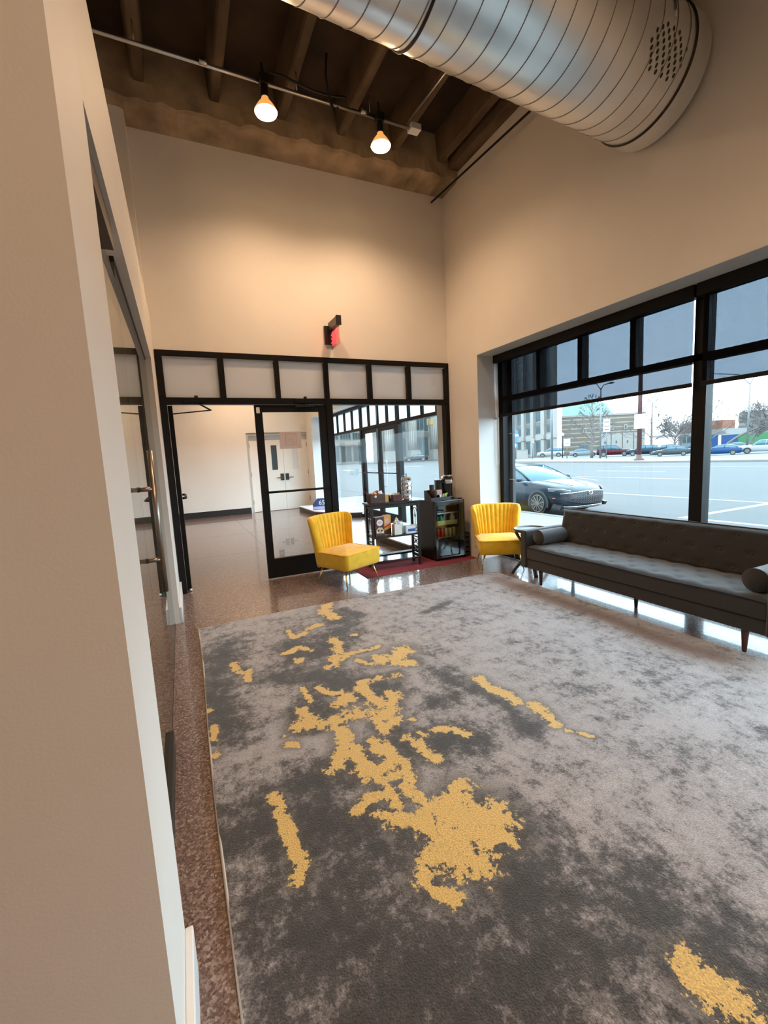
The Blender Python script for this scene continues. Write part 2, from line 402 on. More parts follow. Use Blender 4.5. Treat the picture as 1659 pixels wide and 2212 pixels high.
# left partition: near pier, header over the glass, far jamb
XF = -.135; XB = -.26
wl = MB().box(-4.2, -.116, .87, 1.25, 0, 3.05).box(XB, XF, 1.25, D, 2.40, 3.05).box(XB, XF, 4.40, D, 0, 2.40)
struct('wall_partition', wl, 'paint', 'pale partition with a tall glass door opening')
struct('baseboard_near', box(-.116, -.094, .848, 1.25, 0, .15), 'trim_white', 'white baseboard on the end of the near pier', bevel=.004)
struct('baseboard_front', box(-1.6, -.116, .848, .87, 0, .15), 'trim_white', 'white baseboard along the near pier face', bevel=.004)
struct('baseboard_jamb', MB().box(XF, XF+.022, 4.40, 5.42, 0, .15), 'trim_white', 'white baseboard along the far jamb of the partition', bevel=.004)

# ------------------------------------------------------------------ frameless glass door in the partition
XG = -.187
d3 = sgroup('door_3', 'frameless glass door with bronze rails and a long pull bar in the partition')
box(XG-.006, XG+.006, 1.262, 2.395, .10, 2.30).obj('pane', 'glass_door', d3)
box(XG-.02, XG+.026, 1.262, 2.395, .008, .10).obj('bottom_rail', 'frame_bronze', d3, bevel=.002)
box(XG-.02, XG+.036, 1.262, 2.10, 2.30, 2.395).obj('top_rail', 'bronze_rail', d3, bevel=.002)
hb = MB().cyl((-.118, 2.27, .865), (-.118, 2.27, 1.525), .0125)
h = hb.obj('pull_bar', 'nickel', d3)
for z in (1.02, 1.35):
    MB().tube([(XG+.004, 2.27, z), (-.118, 2.27, z)], .0105, 14).obj('standoff', 'nickel', h)
    MB().cyl((XG+.005, 2.27, z), (XG+.011, 2.27, z), .0125).obj('collar', 'black_plastic', h)
w4 = sgroup('window_4', 'fixed frameless glass panel beside the glass door')
box(XG-.006, XG+.006, 2.402, 4.398, .006, 2.39).obj('pane', 'glass_door', w4)
box(XG-.009, XG+.009, 2.402, 4.398, 2.375, 2.40).obj('top_channel', 'frame_bronze', w4)
box(XG-.008, XG+.008, 2.402, 4.398, 0, .008).obj('floor_channel', 'frame_bronze', w4)

# ------------------------------------------------------------------ black storefront in the cross wall
FY0, FY1 = D-.018, D+.085
st = sgroup('window_2', 'black storefront frame with frosted transom panes in the cross wall')
def fr(x0, x1, z0, z1, nm, m_='frame_black', par=st): return box(x0, x1, FY0, FY1, z0, z1).obj(nm, m_, par, bevel=.003, seg=1)
fr(-.1305, W-.001, 2.644, 2.708, 'top_rail'); fr(-.1305, W-.001, 2.134, 2.2065, 'head_rail')
fr(-.1305, -.062, 0, 2.134, 'jamb'); fr(-.1305, -.062, 2.2065, 2.644, 'jamb'); fr(3.52, W-.001, 0, 2.134, 'jamb'); fr(3.52, W-.001, 2.2065, 2.644, 'jamb')
fr(1.745, 1.832, 0, 2.134, 'mullion'); fr(1.832, 3.52, 0, .10, 'sill')
tm = [-.062, .50, .565, 1.132, 1.19, 1.745, 1.805, 2.335, 2.40, 2.914, 2.98, 3.52]
for a, b_ in zip(tm[1::2][:-1], tm[2::2]): fr(a, b_, 2.2065, 2.644, 'transom_mullion')
for a, b_ in zip(tm[0::2], tm[1::2]):
    box(a, b_, D+.03, D+.036, 2.2065, 2.644).obj('frosted_pane', 'frosted', st)
    box(a, b_, D-.004, D+.012, 2.634, 2.644).obj('glazing_bead', 'steel', st)
box(1.832, 3.52, D+.03, D+.038, .10, 2.134).obj('pane', 'glass', st)
# closers on the head rail
for x, sgn in ((.22, -1), (1.46, 1)):
    c = box(x-.11, x+.11, D-.045, FY0, 2.145, 2.20).obj('closer_body', 'frame_black', st, bevel=.006)
    MB().cyl((x+.02, D-.03, 2.20), (x+.02, D-.03, 2.225), .02).obj('closer_cap', 'black_plastic', c)
# right leaf (shut)
d2 = sgroup('door_2', 'shut black-framed glass door leaf with push bar')
def leaf(par, x0, x1, ya, yb):
    q = lambda a, b_, z0, z1, nm: box(a, b_, ya, yb, z0, z1).obj(nm, 'frame_black', par, bevel=.003, seg=1)
    q(x0, x0+.088, .012, 2.128, 'stile'); q(x1-.088, x1, .012, 2.128, 'stile')
    q(x0+.088, x1-.088, 2.045, 2.128, 'top_rail'); q(x0+.088, x1-.088, .012, .255, 'bottom_rail')
    box(x0+.088, x1-.088, (ya+yb)/2-.003, (ya+yb)/2+.003, .255, 2.045).obj('pane', 'glass', par)
leaf(d2, .866, 1.743, D, D+.045)
MB().tube([(.93, D-.02, 1.085), (.965, D-.045, 1.085), (1.66, D-.045, 1.085), (1.70, D-.02, 1.085)], .014, 10).obj('push_bar', 'frame_black', d2)
box(.885, .925, D-.004, D, 2.03, 2.10).obj('sticker', 'pale_card', d2)
MB().bar((1.48, D-.05, 2.13), (1.34, D-.07, 2.10), .02, .012).bar((1.34, D-.07, 2.10), (1.58, D-.03, 2.11), .02, .012).obj('closer_arm', 'black_plastic', d2)
# left leaf stands open into the next room
d1 = sgroup('door_1', 'open black-framed glass door leaf seen edge on')
def leaf_y(par, xa, xb, y0, y1):
    q = lambda a, b_, z0, z1, nm: box(xa, xb, a, b_, z0, z1).obj(nm, 'frame_black', par, bevel=.003, seg=1)
    q(y0, y0+.088, .012, 2.128, 'stile'); q(y1-.088, y1, .012, 2.128, 'stile')
    q(y0+.088, y1-.088, 2.045, 2.128, 'top_rail'); q(y0+.088, y1-.088, .012, .255, 'bottom_rail')
    box((xa+xb)/2-.003, (xa+xb)/2+.003, y0+.088, y1-.088, .255, 2.045).obj('pane', 'glass', par)
leaf_y(d1, -.06, -.012, D+.09, D+.97)
MB().tube([(-.0, D+.16, 1.085), (.03, D+.2, 1.085), (.03, D+.86, 1.085), (-.0, D+.9, 1.085)], .014, 10).obj('push_bar', 'frame_black', d1)
MB().bar((.26, D-.03, 2.135), (.385, D+.02, 2.07), .022, .012).bar((.385, D+.02, 2.07), (-.02, D+.30, 2.06), .02, .012).obj('closer_arm', 'black_plastic', d1)
MB().cyl((-.03, D+.06, .0), (-.03, D+.06, .03), .02).obj('pivot', 'steel', d1)

# ------------------------------------------------------------------ street windows
def street_window(name, label, y0, y1, zs, posts, tms, doors=None, tpane='glass'):
    g = sgroup(name, label)
    X0, X1 = 3.93, 4.035
    q = lambda a, b_, z0, z1, nm: box(X0, X1, a, b_, z0, z1).obj(nm, 'frame_black', g, bevel=.003, seg=1)
    q(y0, y1, ZH-.075, ZH-.001, 'top_rail'); q(y1-.075, y1, zs, ZH-.075, 'jamb'); q(y0, y0+.075, zs, ZH-.075, 'jamb')
    ed = [y0+.075] + [e for p in posts for e in (p-.052, p+.052)] + [y1-.075]
    for p in posts: q(p-.052, p+.052, zs, ZH-.075, 'mullion')
    for a, b_ in zip(ed[0::2], ed[1::2]):
        q(a, b_, 2.085, 2.145, 'transom_bar')
        if not (doors and doors[0] < (a+b_)/2 < doors[1]):
            q(a, b_, zs, zs+.09, 'sill'); box(3.975, 3.985, a, b_, zs+.09, 2.085).obj('pane', 'glass', g)
        es = [a] + [e for p in tms if a < p < b_ for e in (p-.03, p+.03)] + [b_]
        for p in tms:
            if a < p < b_: box(X0-.0, X1-.0, p-.03, p+.03, 2.145, ZH-.075).obj('transom_mullion', 'frame_black', g, bevel=.003, seg=1)
        for a2, b2 in zip(es[0::2], es[1::2]): box(3.975, 3.985, a2, b2, 2.145, ZH-.075).obj('transom_pane', tpane, g)
    return g
street_window('window_1', 'long black-framed street window behind the sofa', YN, YO, 0.0, [2.262, -.25], [4.055, 3.46, 2.86, 1.67, 1.08, .49])
w3 = street_window('window_3', 'black-framed street window and entrance in the neighbouring room', 5.78, 12.7, 0.0, [7.83, 9.74], [6.35, 6.85, 7.35, 8.3, 8.78, 9.26, 10.3, 10.85, 11.4, 11.95], (7.83, 9.74), 'frosted')
for nm, (y0, y1), lab in (('door_6', (7.885, 8.775), 'street entrance door leaf with a push bar, nearer the glazed cross wall'), ('door_7', (8.785, 9.685), 'street entrance door leaf nearer the cream end wall')):
    g = sgroup(nm, lab)
    q = lambda a, b_, z0, z1, n2: box(3.95, 4.0, a, b_, z0, z1).obj(n2, 'frame_black', g, bevel=.003, seg=1)
    q(y0, y0+.09, .012, 2.08, 'stile'); q(y1-.09, y1, .012, 2.08, 'stile'); q(y0+.09, y1-.09, 1.99, 2.08, 'top_rail'); q(y0+.09, y1-.09, .012, .25, 'bottom_rail')
    box(3.972, 3.978, y0+.09, y1-.09, .25, 1.99).obj('pane', 'glass', g)
    MB().tube([(3.945, y0+.05, 1.10), (3.91, y0+.09, 1.10), (3.91, y1-.09, 1.10), (3.945, y1-.05, 1.10)], .012, 8).obj('push_bar', 'frame_black', g)
    ye = y1-.12 if nm == 'door_6' else y0+.12
    MB().tube([(4.0, ye, 1.35), (4.06, ye, 1.35), (4.06, ye, .80), (4.0, ye, .80)], .011, 8).obj('pull_handle', 'steel', g)
# light reveals beside the main window, dark stone pier outside
struct('trim_2', box(W+.001, 3.93, YO-.004, YO, 0, ZH), 'trim_white', 'white painted window reveal next to the corner chair')
struct('trim_3', box(W+.001, 3.93, YN, YO-.004, ZH-.004, ZH), 'trim_white', 'white painted soffit over the long window')
struct('trim_4', box(W+.001, 3.93, 12.69, 12.70, 0, ZH), 'trim_white', 'white window reveal at the end of the neighbouring room')
g = sgroup('wall_street_pier', 'dark grey stone pier outside the window')
z = -.42; hs = [.86, .61, .61, .61, .61, .61, .61, .62, .7, .7]
for hh in hs:
    box(4.04, 4.092, 4.64, 5.80, z+.006, z+hh).obj('stone', 'granite_dark', g, bevel=.004, seg=1); z += hh
struct('wall_street_face', MB().box(4.065, 4.20, YN-3, 4.655, ZH+.05, 6.4).box(4.065, 4.2, 5.81, 14, ZH+.05, 6.4), 'limestone', 'outer face of the street wall')

# ------------------------------------------------------------------ white double doors and items in the neighbouring room
for nm, x0, x1, hx, lab in (('door_4', 1.87, 2.853, 2.78, 'white double door leaf with a narrow dark lite'), ('door_5', 2.859, 3.60, 2.93, 'white double door leaf with a bright narrow lite')):
    g = sgroup(nm, lab)
    lx = 2.50 if nm == 'door_4' else 3.12
    MB().box(x0, lx, 13.36, 13.41, .01, 2.24).box(lx+.17, x1, 13.36, 13.41, .01, 2.24).box(lx, lx+.17, 13.36, 13.41, .01, 1.22).box(lx, lx+.17, 13.36, 13.41, 1.95, 2.24).obj('leaf', 'paint_cream', g)
    box(lx, lx+.17, 13.375, 13.385, 1.22, 1.95).obj('lite', 'far_window' if nm == 'door_4' else 'pale_card', g)
    box(hx-.05, hx+.05, 13.33, 13.36, .90, 1.10).obj('lock_plate', 'frame_bronze', g, bevel=.005)
    MB().tube([(hx, 13.32, .98), (hx, 13.28, .98), (hx+(-.17 if nm == 'door_4' else .17), 13.28, .98)], .013, 8).obj('lever', 'frame_bronze', g)
    xh = x0 if nm == 'door_4' else x1
    for z in (.3, 1.12, 1.95): box(xh-.02, xh+.02, 13.345, 13.365, z-.06, z+.06).obj('hinge', 'frame_bronze', g)
struct('trim_5', MB().box(1.80, 1.87, 13.27, 13.44, 0, 2.32).box(1.87, 3.60, 13.27, 13.44, 2.24, 2.32).box(3.60, 3.66, 13.27, 13.44, 0, 2.32), 'door_frame_grey', 'cream steel frame around the white double doors')
a = tag(box(3.42, 3.50, 13.2, 13.24, 2.42, 2.56).obj('sounder_box', 'white_plastic', bevel=.006), 'small white box high beside the white double doors', 'wall sounder')
t = thing('window_platform', 'low terrazzo display platform with a clipped corner beside the cross wall', 'platform', (0, 0, 0), group='display platforms under the street window')
MB().prism([(2.96, 5.62), (3.585, 5.62), (3.925, 5.79), (3.925, 7.75), (3.55, 7.75), (2.96, 6.9)], 0, .115, 'z').obj('plinth', 'platform_side', t)
MB().prism([(2.95, 5.62), (3.585, 5.62), (3.925, 5.79), (3.925, 7.76), (3.54, 7.76), (2.95, 6.9)], .115, .135, 'z').obj('slab', 'platform_top', t)
t = thing('window_platform', 'low display platform with a clipped corner near the white double doors', 'platform', (0, 0, 0), group='display platforms under the street window')
MB().prism([(3.06, 11.0), (3.45, 10.2), (3.925, 9.9), (3.925, 12.68), (3.06, 12.68)], 0, .115, 'z').obj('plinth', 'platform_side', t)
MB().prism([(3.05, 11.0), (3.44, 10.19), (3.925, 9.89), (3.925, 12.685), (3.05, 12.685)], .115, .135, 'z').obj('slab', 'platform_top', t)
t = thing('number_sign', 'small navy sign with white figures and clipped corners on the far platform', 'sign', (3.30, 11.3, .135), rz=-.25)
MB().prism([(-.2, 0), (.36, 0), (.36, .22), (.28, .30), (-.08, .30), (-.2, .16)], -.01, .01, 'y').obj('board', 'sign_navy', t)
box(-.19, .35, -.016, -.010, .015, .085).obj('stripe', 'packet_violet', t)
text('655', .17, (.08, -.013, .18), (PI/2, 0, 0), 'sign_white', t, 'figures', .002)
t = thing('paper_notice', 'pink paper notice with a square outline taped to the door glass', 'notice', (1.27, D+.0185, 1.705))
box(-.135, .135, -.0005, .0005, -.103, .103).obj('sheet', 'paper_pink', t)
MB().box(-.06, .075, -.0012, -.0006, .075, .079).box(-.06, .075, -.0012, -.0006, -.06, -.056).box(-.06, -.056, -.0012, -.0006, -.056, .075).box(.071, .075, -.0012, -.0006, -.056, .075).obj('square_outline', 'ink', t)
for i, (x, z, w_) in enumerate([(-.03, .0, .03), (.01, .012, .025), (.0, -.02, .06), (.02, -.035, .03), (.085, -.075, .03)]):
    box(x, x+w_, -.0012, -.0006, z, z+.004).obj('printed_line', 'ink', t)
# ================================================================== roller shades
def shade(label, y0, y1, chain):
    t = thing('roller_shade', label, 'roller shade', (3.885, (y0+y1)/2, 1.89), group='roller shades on the street window')
    og = (3.885, (y0+y1)/2, 1.89)
    box(3.835, 3.929, y0, y1, 2.575, 2.672).obj('cassette', 'frame_black', t, og, bevel=.004)
    h_ = lambda u, v: (3.892+.004*math.sin(9*u+3*v)+.003*math.sin(21*u), y0+.03+(y1-y0-.06)*u, 1.905+(2.58-1.905)*v)
    MB().grid(h_, 60, 6).obj('fabric', 'shade_fabric', t, og, fix=False)
    box(3.884, 3.902, y0+.028, y1-.028, 1.882, 1.916).obj('hem_bar', 'frame_black', t, og, bevel=.003)
    if chain:
        MB().tube([(3.862, y1-.012, 2.58), (3.862, y1-.012, 1.30), (3.862, y1-.022, 1.265), (3.862, y1-.034, 1.255), (3.862, y1-.046, 1.265), (3.862, y1-.056, 1.30), (3.862, y1-.056, 2.58)], .0028, 6).obj('bead_chain', 'white_plastic', t, og)
        box(3.856, 3.87, y1-.02, y1-.004, 1.86, 1.875).obj('chain_stop', 'black_plastic', t, og)
shade('grey screen roller shade pulled part way down beside the window reveal', 2.272, 4.755, True)
shade('grey screen roller shade pulled part way down, nearer the viewer', -1.0, 2.255, False)

# ================================================================== rug
RX0, RX1, RY0, RY1 = .005, 3.30, -.75, 4.12
F_, H_ = 947.9, 1.4419
Rv, Uv, Fv = np.array(cr), np.array(cu), np.array(fw)
def flr(u, v):
    d = Fv + Rv*(u-829.5)/F_ - Uv*(v-1106)/F_; k = (.012-H_)/d[2]; return (k*d[0], k*d[1])
# gold motif of the carpet: strokes with their radii in metres, taken on the floor plane
def q5(l): return [flr(380+a/2.242, 1230+b_/2.242) for a, b_ in l]
def q6(l): return [flr(380+a/1.297, 1600+b_/1.297) for a, b_ in l]
GOLD = [(q5(l), r*.9) for l, r in [
 ([(740, 175), (720, 215), (780, 235)], .06), ([(700, 270), (640, 290)], .035), ([(545, 300), (575, 335), (630, 310)], .03),
 ([(530, 410), (600, 380), (650, 395)], .035), ([(590, 440), (595, 445)], .035), ([(765, 340), (790, 390), (770, 460), (740, 470)], .045),
 ([(810, 440), (830, 410), (960, 385), (980, 375)], .03), ([(870, 320), (860, 320)], .025), ([(990, 440), (1060, 430), (1100, 390)], .075),
 ([(1060, 450), (1150, 450)], .05), ([(940, 460), (880, 440)], .025), ([(1060, 515), (1065, 515)], .045), ([(985, 525), (990, 530)], .035),
 ([(920, 540), (890, 570), (950, 620), (1000, 660)], .045), ([(690, 575), (740, 600), (800, 600)], .028), ([(620, 580), (655, 640)], .022),
 ([(830, 620), (790, 650)], .055), ([(1050, 610), (1040, 680), (1000, 720)], .055), ([(620, 690), (640, 720), (600, 760)], .055),
 ([(660, 750), (760, 745), (840, 710), (880, 700)], .055), ([(800, 770), (820, 840), (870, 880)], .045), ([(960, 700), (1010, 770), (1060, 730)], .045),
 ([(570, 760), (640, 740)], .025), ([(530, 805), (532, 806)], .018), ([(545, 850), (580, 850)], .026), ([(880, 870), (800, 910), (770, 950)], .045),
 ([(900, 920), (930, 980), (980, 1000)], .055), ([(960, 830), (1020, 860), (1040, 920), (1090, 940)], .035), ([(1120, 810), (1190, 860), (1230, 910), (1265, 930)], .032),
 ([(1145, 725), (1150, 726)], .018), ([(1180, 790), (1220, 800)], .016), ([(1260, 775), (1340, 770), (1390, 790), (1420, 800)], .026),
 ([(275, 455), (310, 500)], .032), ([(350, 490), (350, 540)], .027), ([(160, 680), (162, 690)], .02), ([(185, 760), (190, 820)], .022), ([(197, 900), (197, 905)], .026),
 ([(1470, 530), (1520, 580), (1600, 600), (1640, 640)], .04), ([(1740, 660), (1830, 740)], .04), ([(1900, 780), (2020, 810)], .018),
 ([(1060, 1000), (1120, 990)], .03)]]
GOLD += [(q6(l), r) for l, r in [
 ([(740, 190), (790, 135), (800, 200)], .05), ([(770, 230), (850, 210), (870, 240)], .095), ([(870, 250), (940, 277)], .035), ([(800, 290), (760, 250)], .10),
 ([(780, 340), (830, 330)], .06), ([(705, 330), (745, 300)], .05), ([(700, 370), (700, 385)], .04), ([(725, 410), (775, 447)], .028), ([(620, 222), (700, 235)], .035),
 ([(640, 130), (680, 165), (720, 190)], .026), ([(510, 203), (545, 160), (600, 140), (620, 180)], .026), ([(560, 210), (590, 205)], .022),
 ([(470, 20), (450, 70)], .04), ([(500, 40), (560, 90), (610, 60)], .04), ([(560, 20), (640, 60), (655, 110)], .03), ([(680, 5), (735, 50)], .028),
 ([(275, 155), (300, 215), (330, 290), (350, 330), (345, 385)], .026), ([(1445, 640), (1510, 695), (1570, 745), (1650, 805)], .05)]]
DARK = [(q6(l), r) for l, r in [([(170, 260), (320, 230), (560, 250)], .22), ([(880, 330), (960, 420), (1060, 560)], .24), ([(350, 480), (700, 650), (560, 760)], .30),
 ([(1300, 500), (1500, 620), (1620, 740)], .22), ([(940, 700), (1080, 600)], .16)]] + \
 [(q5(l), r) for l, r in [([(640, 660), (680, 720)], .12), ([(850, 1000), (640, 1030)], .15), ([(500, 520), (760, 540), (1000, 570)], .16), ([(560, 380), (700, 400), (820, 300), (820, 230)], .16),
 ([(240, 360), (180, 600), (230, 800)], .15), ([(1290, 500), (1370, 560)], .10), ([(1260, 640), (1330, 620)], .08), ([(1050, 830), (1110, 880)], .12), ([(1250, 840), (1400, 800)], .12), ([(1440, 580), (1560, 640), (1720, 780)], .07), ([(1200, 210), (1320, 160)], .04), ([(820, 200), (880, 230)], .06)]]
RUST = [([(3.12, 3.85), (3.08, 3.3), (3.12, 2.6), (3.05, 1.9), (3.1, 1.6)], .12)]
def field(lst, X, Y):
    f = np.full(X.shape, -9.0)
    for pl, r in lst:
        if len(pl) == 1: pl = pl*2
        for (ax, ay), (bx, by) in zip(pl[:-1], pl[1:]):
            vx, vy = bx-ax, by-ay; l2 = vx*vx+vy*vy+1e-9
            tt = np.clip(((X-ax)*vx+(Y-ay)*vy)/l2, 0, 1)
            f = np.maximum(f, 1-np.hypot(X-ax-tt*vx, Y-ay-tt*vy)/r)
    return np.clip(f, -4, 1)
NX, NY = 240, 350
gx = np.linspace(0, 1, NX); gy = np.linspace(0, 1, NY)
U_, V_ = np.meshgrid(gx, gy, indexing='ij')
X = RX0+(RX1-RX0)*U_; Y = RY0+(RY1-RY0)*V_
Yw = Y.copy(); Xw = X.copy()
Yw += (V_**6)*(.05*np.sin(PI*U_*1.05-.1) - .10*np.clip((U_-.25)*1.2, 0, .6)*np.clip(1-U_, 0, 1)*2.2)
Xw += ((1-U_)**8)*(.008*np.sin(Y*2.1+.5))
Z = .0125+.0016*np.sin(X*3.1+Y*7.3)+.0012*np.sin(Y*11-X*4)
me = bpy.data.meshes.new('pile')
vt = np.stack([Xw, Yw, Z], -1).reshape(-1, 3)
ix = np.arange(NX*NY).reshape(NX, NY)
qf = np.stack([ix[:-1, :-1], ix[1:, :-1], ix[1:, 1:], ix[:-1, 1:]], -1).reshape(-1, 4)
me.from_pydata(vt.tolist(), [], qf.tolist())
for nm, lst in (('gold', GOLD), ('dark', DARK), ('rust', RUST)):
    at_ = me.attributes.new(nm, 'FLOAT', 'POINT'); at_.data.foreach_set('value', field(lst, X, Y).reshape(-1).astype(np.float32))
me.polygons.foreach_set('use_smooth', [True]*len(qf))
m, t, b = nodes('rug_pile')
def attr(n_):
    a_ = t.nodes.new('ShaderNodeAttribute'); a_.attribute_name = n_; return a_.outputs['Fac']
def math_(op, a_, b_, c_=None):
    x = t.nodes.new('ShaderNodeMath'); x.operation = op
    for i, q in enumerate([a_, b_] + ([c_] if c_ is not None else [])):
        if isinstance(q, (int, float)): x.inputs[i].default_value = q
        else: L(t, q, x.inputs[i])
    return x.outputs[0]
nb1 = noise_node(t, 2.1, 5, rough=.62); nb2 = noise_node(t, 9, 5, rough=.65); nb3 = noise_node(t, 170, 2); nb4 = noise_node(t, 26, 5, rough=.7); nb5 = noise_node(t, 1.2, 3)
nb6 = noise_node(t, 5, 4, rough=.6, stretch=(.35, 1.6, 1)); nb7 = noise_node(t, 62, 4, rough=.75); nb8 = noise_node(t, 14, 5, rough=.72, stretch=(1.4, .7, 1))
# grey marbling
g1 = math_('MULTIPLY_ADD', nb2.outputs['Fac'], .55, math_('MULTIPLY', nb1.outputs['Fac'], .40))
g1 = math_('MULTIPLY_ADD', nb6.outputs['Fac'], .30, g1)
g1 = math_('MULTIPLY_ADD', nb4.outputs['Fac'], .40, g1)
g1 = math_('MULTIPLY_ADD', math_('SUBTRACT', nb7.outputs['Fac'], .5), .42, g1)
g1 = math_('MULTIPLY_ADD', math_('SUBTRACT', nb8.outputs['Fac'], .5), .40, g1)
g1 = math_('ADD', g1, .075)
dk = math_('MULTIPLY', math_('MAXIMUM', attr('dark'), -.7), .16)
g1 = math_('SUBTRACT', g1, dk)
rg = ramp(t, math_('SUBTRACT', g1, .40), [(.30, (.040, .036, .033)), (.435, (.066, .059, .056)), (.46, (.125, .113, .110)), (.525, (.165, .150, .149)), (.555, (.265, .245, .246)), (.70, (.36, .34, .342))])
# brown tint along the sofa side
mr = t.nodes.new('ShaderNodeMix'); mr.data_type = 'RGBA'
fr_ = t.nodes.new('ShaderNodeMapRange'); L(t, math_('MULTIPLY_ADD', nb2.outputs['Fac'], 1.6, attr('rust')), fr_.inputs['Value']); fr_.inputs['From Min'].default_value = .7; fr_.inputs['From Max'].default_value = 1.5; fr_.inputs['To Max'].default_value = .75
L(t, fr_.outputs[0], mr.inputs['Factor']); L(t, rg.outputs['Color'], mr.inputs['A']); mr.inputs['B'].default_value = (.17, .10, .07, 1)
# gold
gv = math_('ADD', attr('gold'), math_('MULTIPLY', math_('SUBTRACT', nb4.outputs['Fac'], .5), 3.4))
gv = math_('ADD', gv, math_('MULTIPLY', math_('SUBTRACT', nb2.outputs['Fac'], .5), 2.2))
gv = math_('ADD', gv, math_('MULTIPLY', math_('SUBTRACT', nb7.outputs['Fac'], .5), 2.2))
gv = math_('ADD', gv, math_('MULTIPLY', math_('SUBTRACT', nb8.outputs['Fac'], .5), 2.4))
# dark halo round the gold
hl = t.nodes.new('ShaderNodeMapRange'); L(t, gv, hl.inputs['Value']); hl.inputs['From Min'].default_value = -1.3; hl.inputs['From Max'].default_value = -.3; hl.inputs['To Max'].default_value = .6
mh = t.nodes.new('ShaderNodeMix'); mh.data_type = 'RGBA'; L(t, hl.outputs[0], mh.inputs['Factor']); L(t, mr.outputs['Result'], mh.inputs['A']); mh.inputs['B'].default_value = (.085, .075, .06, 1)
gm = t.nodes.new('ShaderNodeMapRange'); L(t, gv, gm.inputs['Value']); gm.inputs['From Min'].default_value = .0; gm.inputs['From Max'].default_value = .12
mg = t.nodes.new('ShaderNodeMix'); mg.data_type = 'RGBA'; L(t, gm.outputs[0], mg.inputs['Factor']); L(t, mh.outputs['Result'], mg.inputs['A']); mg.inputs['B'].default_value = (.63, .43, .14, 1)
# fibre grain
fg = ramp(t, nb3.outputs['Fac'], [(.3, (.72, .72, .72)), (.7, (1.2, 1.2, 1.2))])
mm = t.nodes.new('ShaderNodeMix'); mm.data_type = 'RGBA'; mm.blend_type = 'MULTIPLY'; mm.inputs['Factor'].default_value = 1
L(t, mg.outputs['Result'], mm.inputs['A']); L(t, fg.outputs['Color'], mm.inputs['B']); L(t, mm.outputs['Result'], b.inputs['Base Color'])
b.inputs['Roughness'].default_value = .8; b.inputs['Sheen Weight'].default_value = .25; b.inputs['Sheen Roughness'].default_value = .5; b.inputs['Specular IOR Level'].default_value = .3
bp = t.nodes.new('ShaderNodeBump'); bp.inputs['Strength'].default_value = .5; bp.inputs['Distance'].default_value = .006
L(t, math_('ADD', nb3.outputs['Fac'], math_('MULTIPLY', gm.outputs[0], .5)), bp.inputs['Height']); L(t, bp.outputs['Normal'], b.inputs['Normal'])
me.materials.append(MATS['rug_pile'])
rug = thing('area_rug', 'large grey marbled rug with splashes of mustard yellow on the terrazzo', 'rug', (0, 0, 0))
po = bpy.data.objects.new('pile', me); COL.objects.link(po); po.parent = rug
mk('rug_binding', (.45, .41, .36), .8)
rim = [tuple(vt[ix[0, j]]) for j in range(0, NY, 5)] + [tuple(vt[ix[i, NY-1]]) for i in range(0, NX, 5)] + [tuple(vt[ix[NX-1, j]]) for j in range(NY-1, -1, -5)] + [tuple(vt[ix[i, 0]]) for i in range(NX-1, -1, -5)]
MB().tube([(x, y, .0065) for x, y, z in rim], .0065, 6, closed=True).obj('binding', 'rug_binding', rug)
vb = [(x, y, .0005) for x, y, z in rim]
MB().add(vb, [tuple(range(len(vb)))]).obj('backing', 'rug_binding', rug)

# ================================================================== sofa
SO = (3.6, 2.51, 0)
so = thing('sofa', 'long charcoal tufted sofa with wooden legs under the street window', 'sofa', SO)
ya, yb = 1.355, 3.667
box(3.30, 3.86, ya+.02, yb-.02, .172, .278).obj('base', 'sofa_cloth', so, SO, bevel=.012, seg=3)
for y0, y1 in ((ya, ya+.085), (yb-.085, yb)):
    a = box(3.28, 3.88, y0, y1, .172, .580).obj('arm', 'sofa_cloth', so, SO, bevel=.016, seg=3)
    MB().tube([(3.285, y0+.014, .19), (3.285, y0+.014, .568), (3.31, y0+.014, .577), (3.86, y0+.014, .577)], .004, 6).tube([(3.285, y1-.014, .19), (3.285, y1-.014, .568), (3.31, y1-.014, .577), (3.86, y1-.014, .577)], .004, 6).obj('piping', 'sofa_piping', a, SO)
def tuft(u, v, nu, nv):
    """depth of the quilting at (u,v): dimples at staggered buttons with soft creases between"""
    s = 0
    for j in range(nv):
        for i in range(nu+1):
            bx = (i+(.5 if j % 2 else 0))/nu; by = (j+.5)/nv
            d = math.hypot((u-bx)*nu*1.0, (v-by)*nv*1.0); s += math.exp(-(d/.17)**2)
    return s
y0, y1 = ya+.088, yb-.088
def seat_top(u, v):
    y = y0+(y1-y0)*u; x = 3.293+(3.80-3.293)*v
    e = min(1, min(u*(y1-y0), (1-u)*(y1-y0), v*.507, (1-v)*.507)/.05)
    crease = .0035*abs(math.sin(PI*(u*11+v*2)))*abs(math.sin(PI*(u*11-v*2)))
    return (x - .010*(1-e)*0, y, .392 + .030*(1-(1-e)**2) + .010*math.sin(PI*u)*math.sin(PI*v) - .013*tuft(u, v, 11, 4)*e + crease)
sm = MB().grid(seat_top, 130, 34)
sm.box(3.293, 3.80, y0, y1, .280, .395)
sc_ = sm.obj('seat_cushion', 'sofa_cloth', so, SO, fix=False)
MB().tube([(3.292, y0+.004+(y1-y0-.008)*i/40, .398+.004*math.sin(i*.35)) for i in range(41)], .005, 6).obj('piping', 'sofa_piping', sc_, SO)
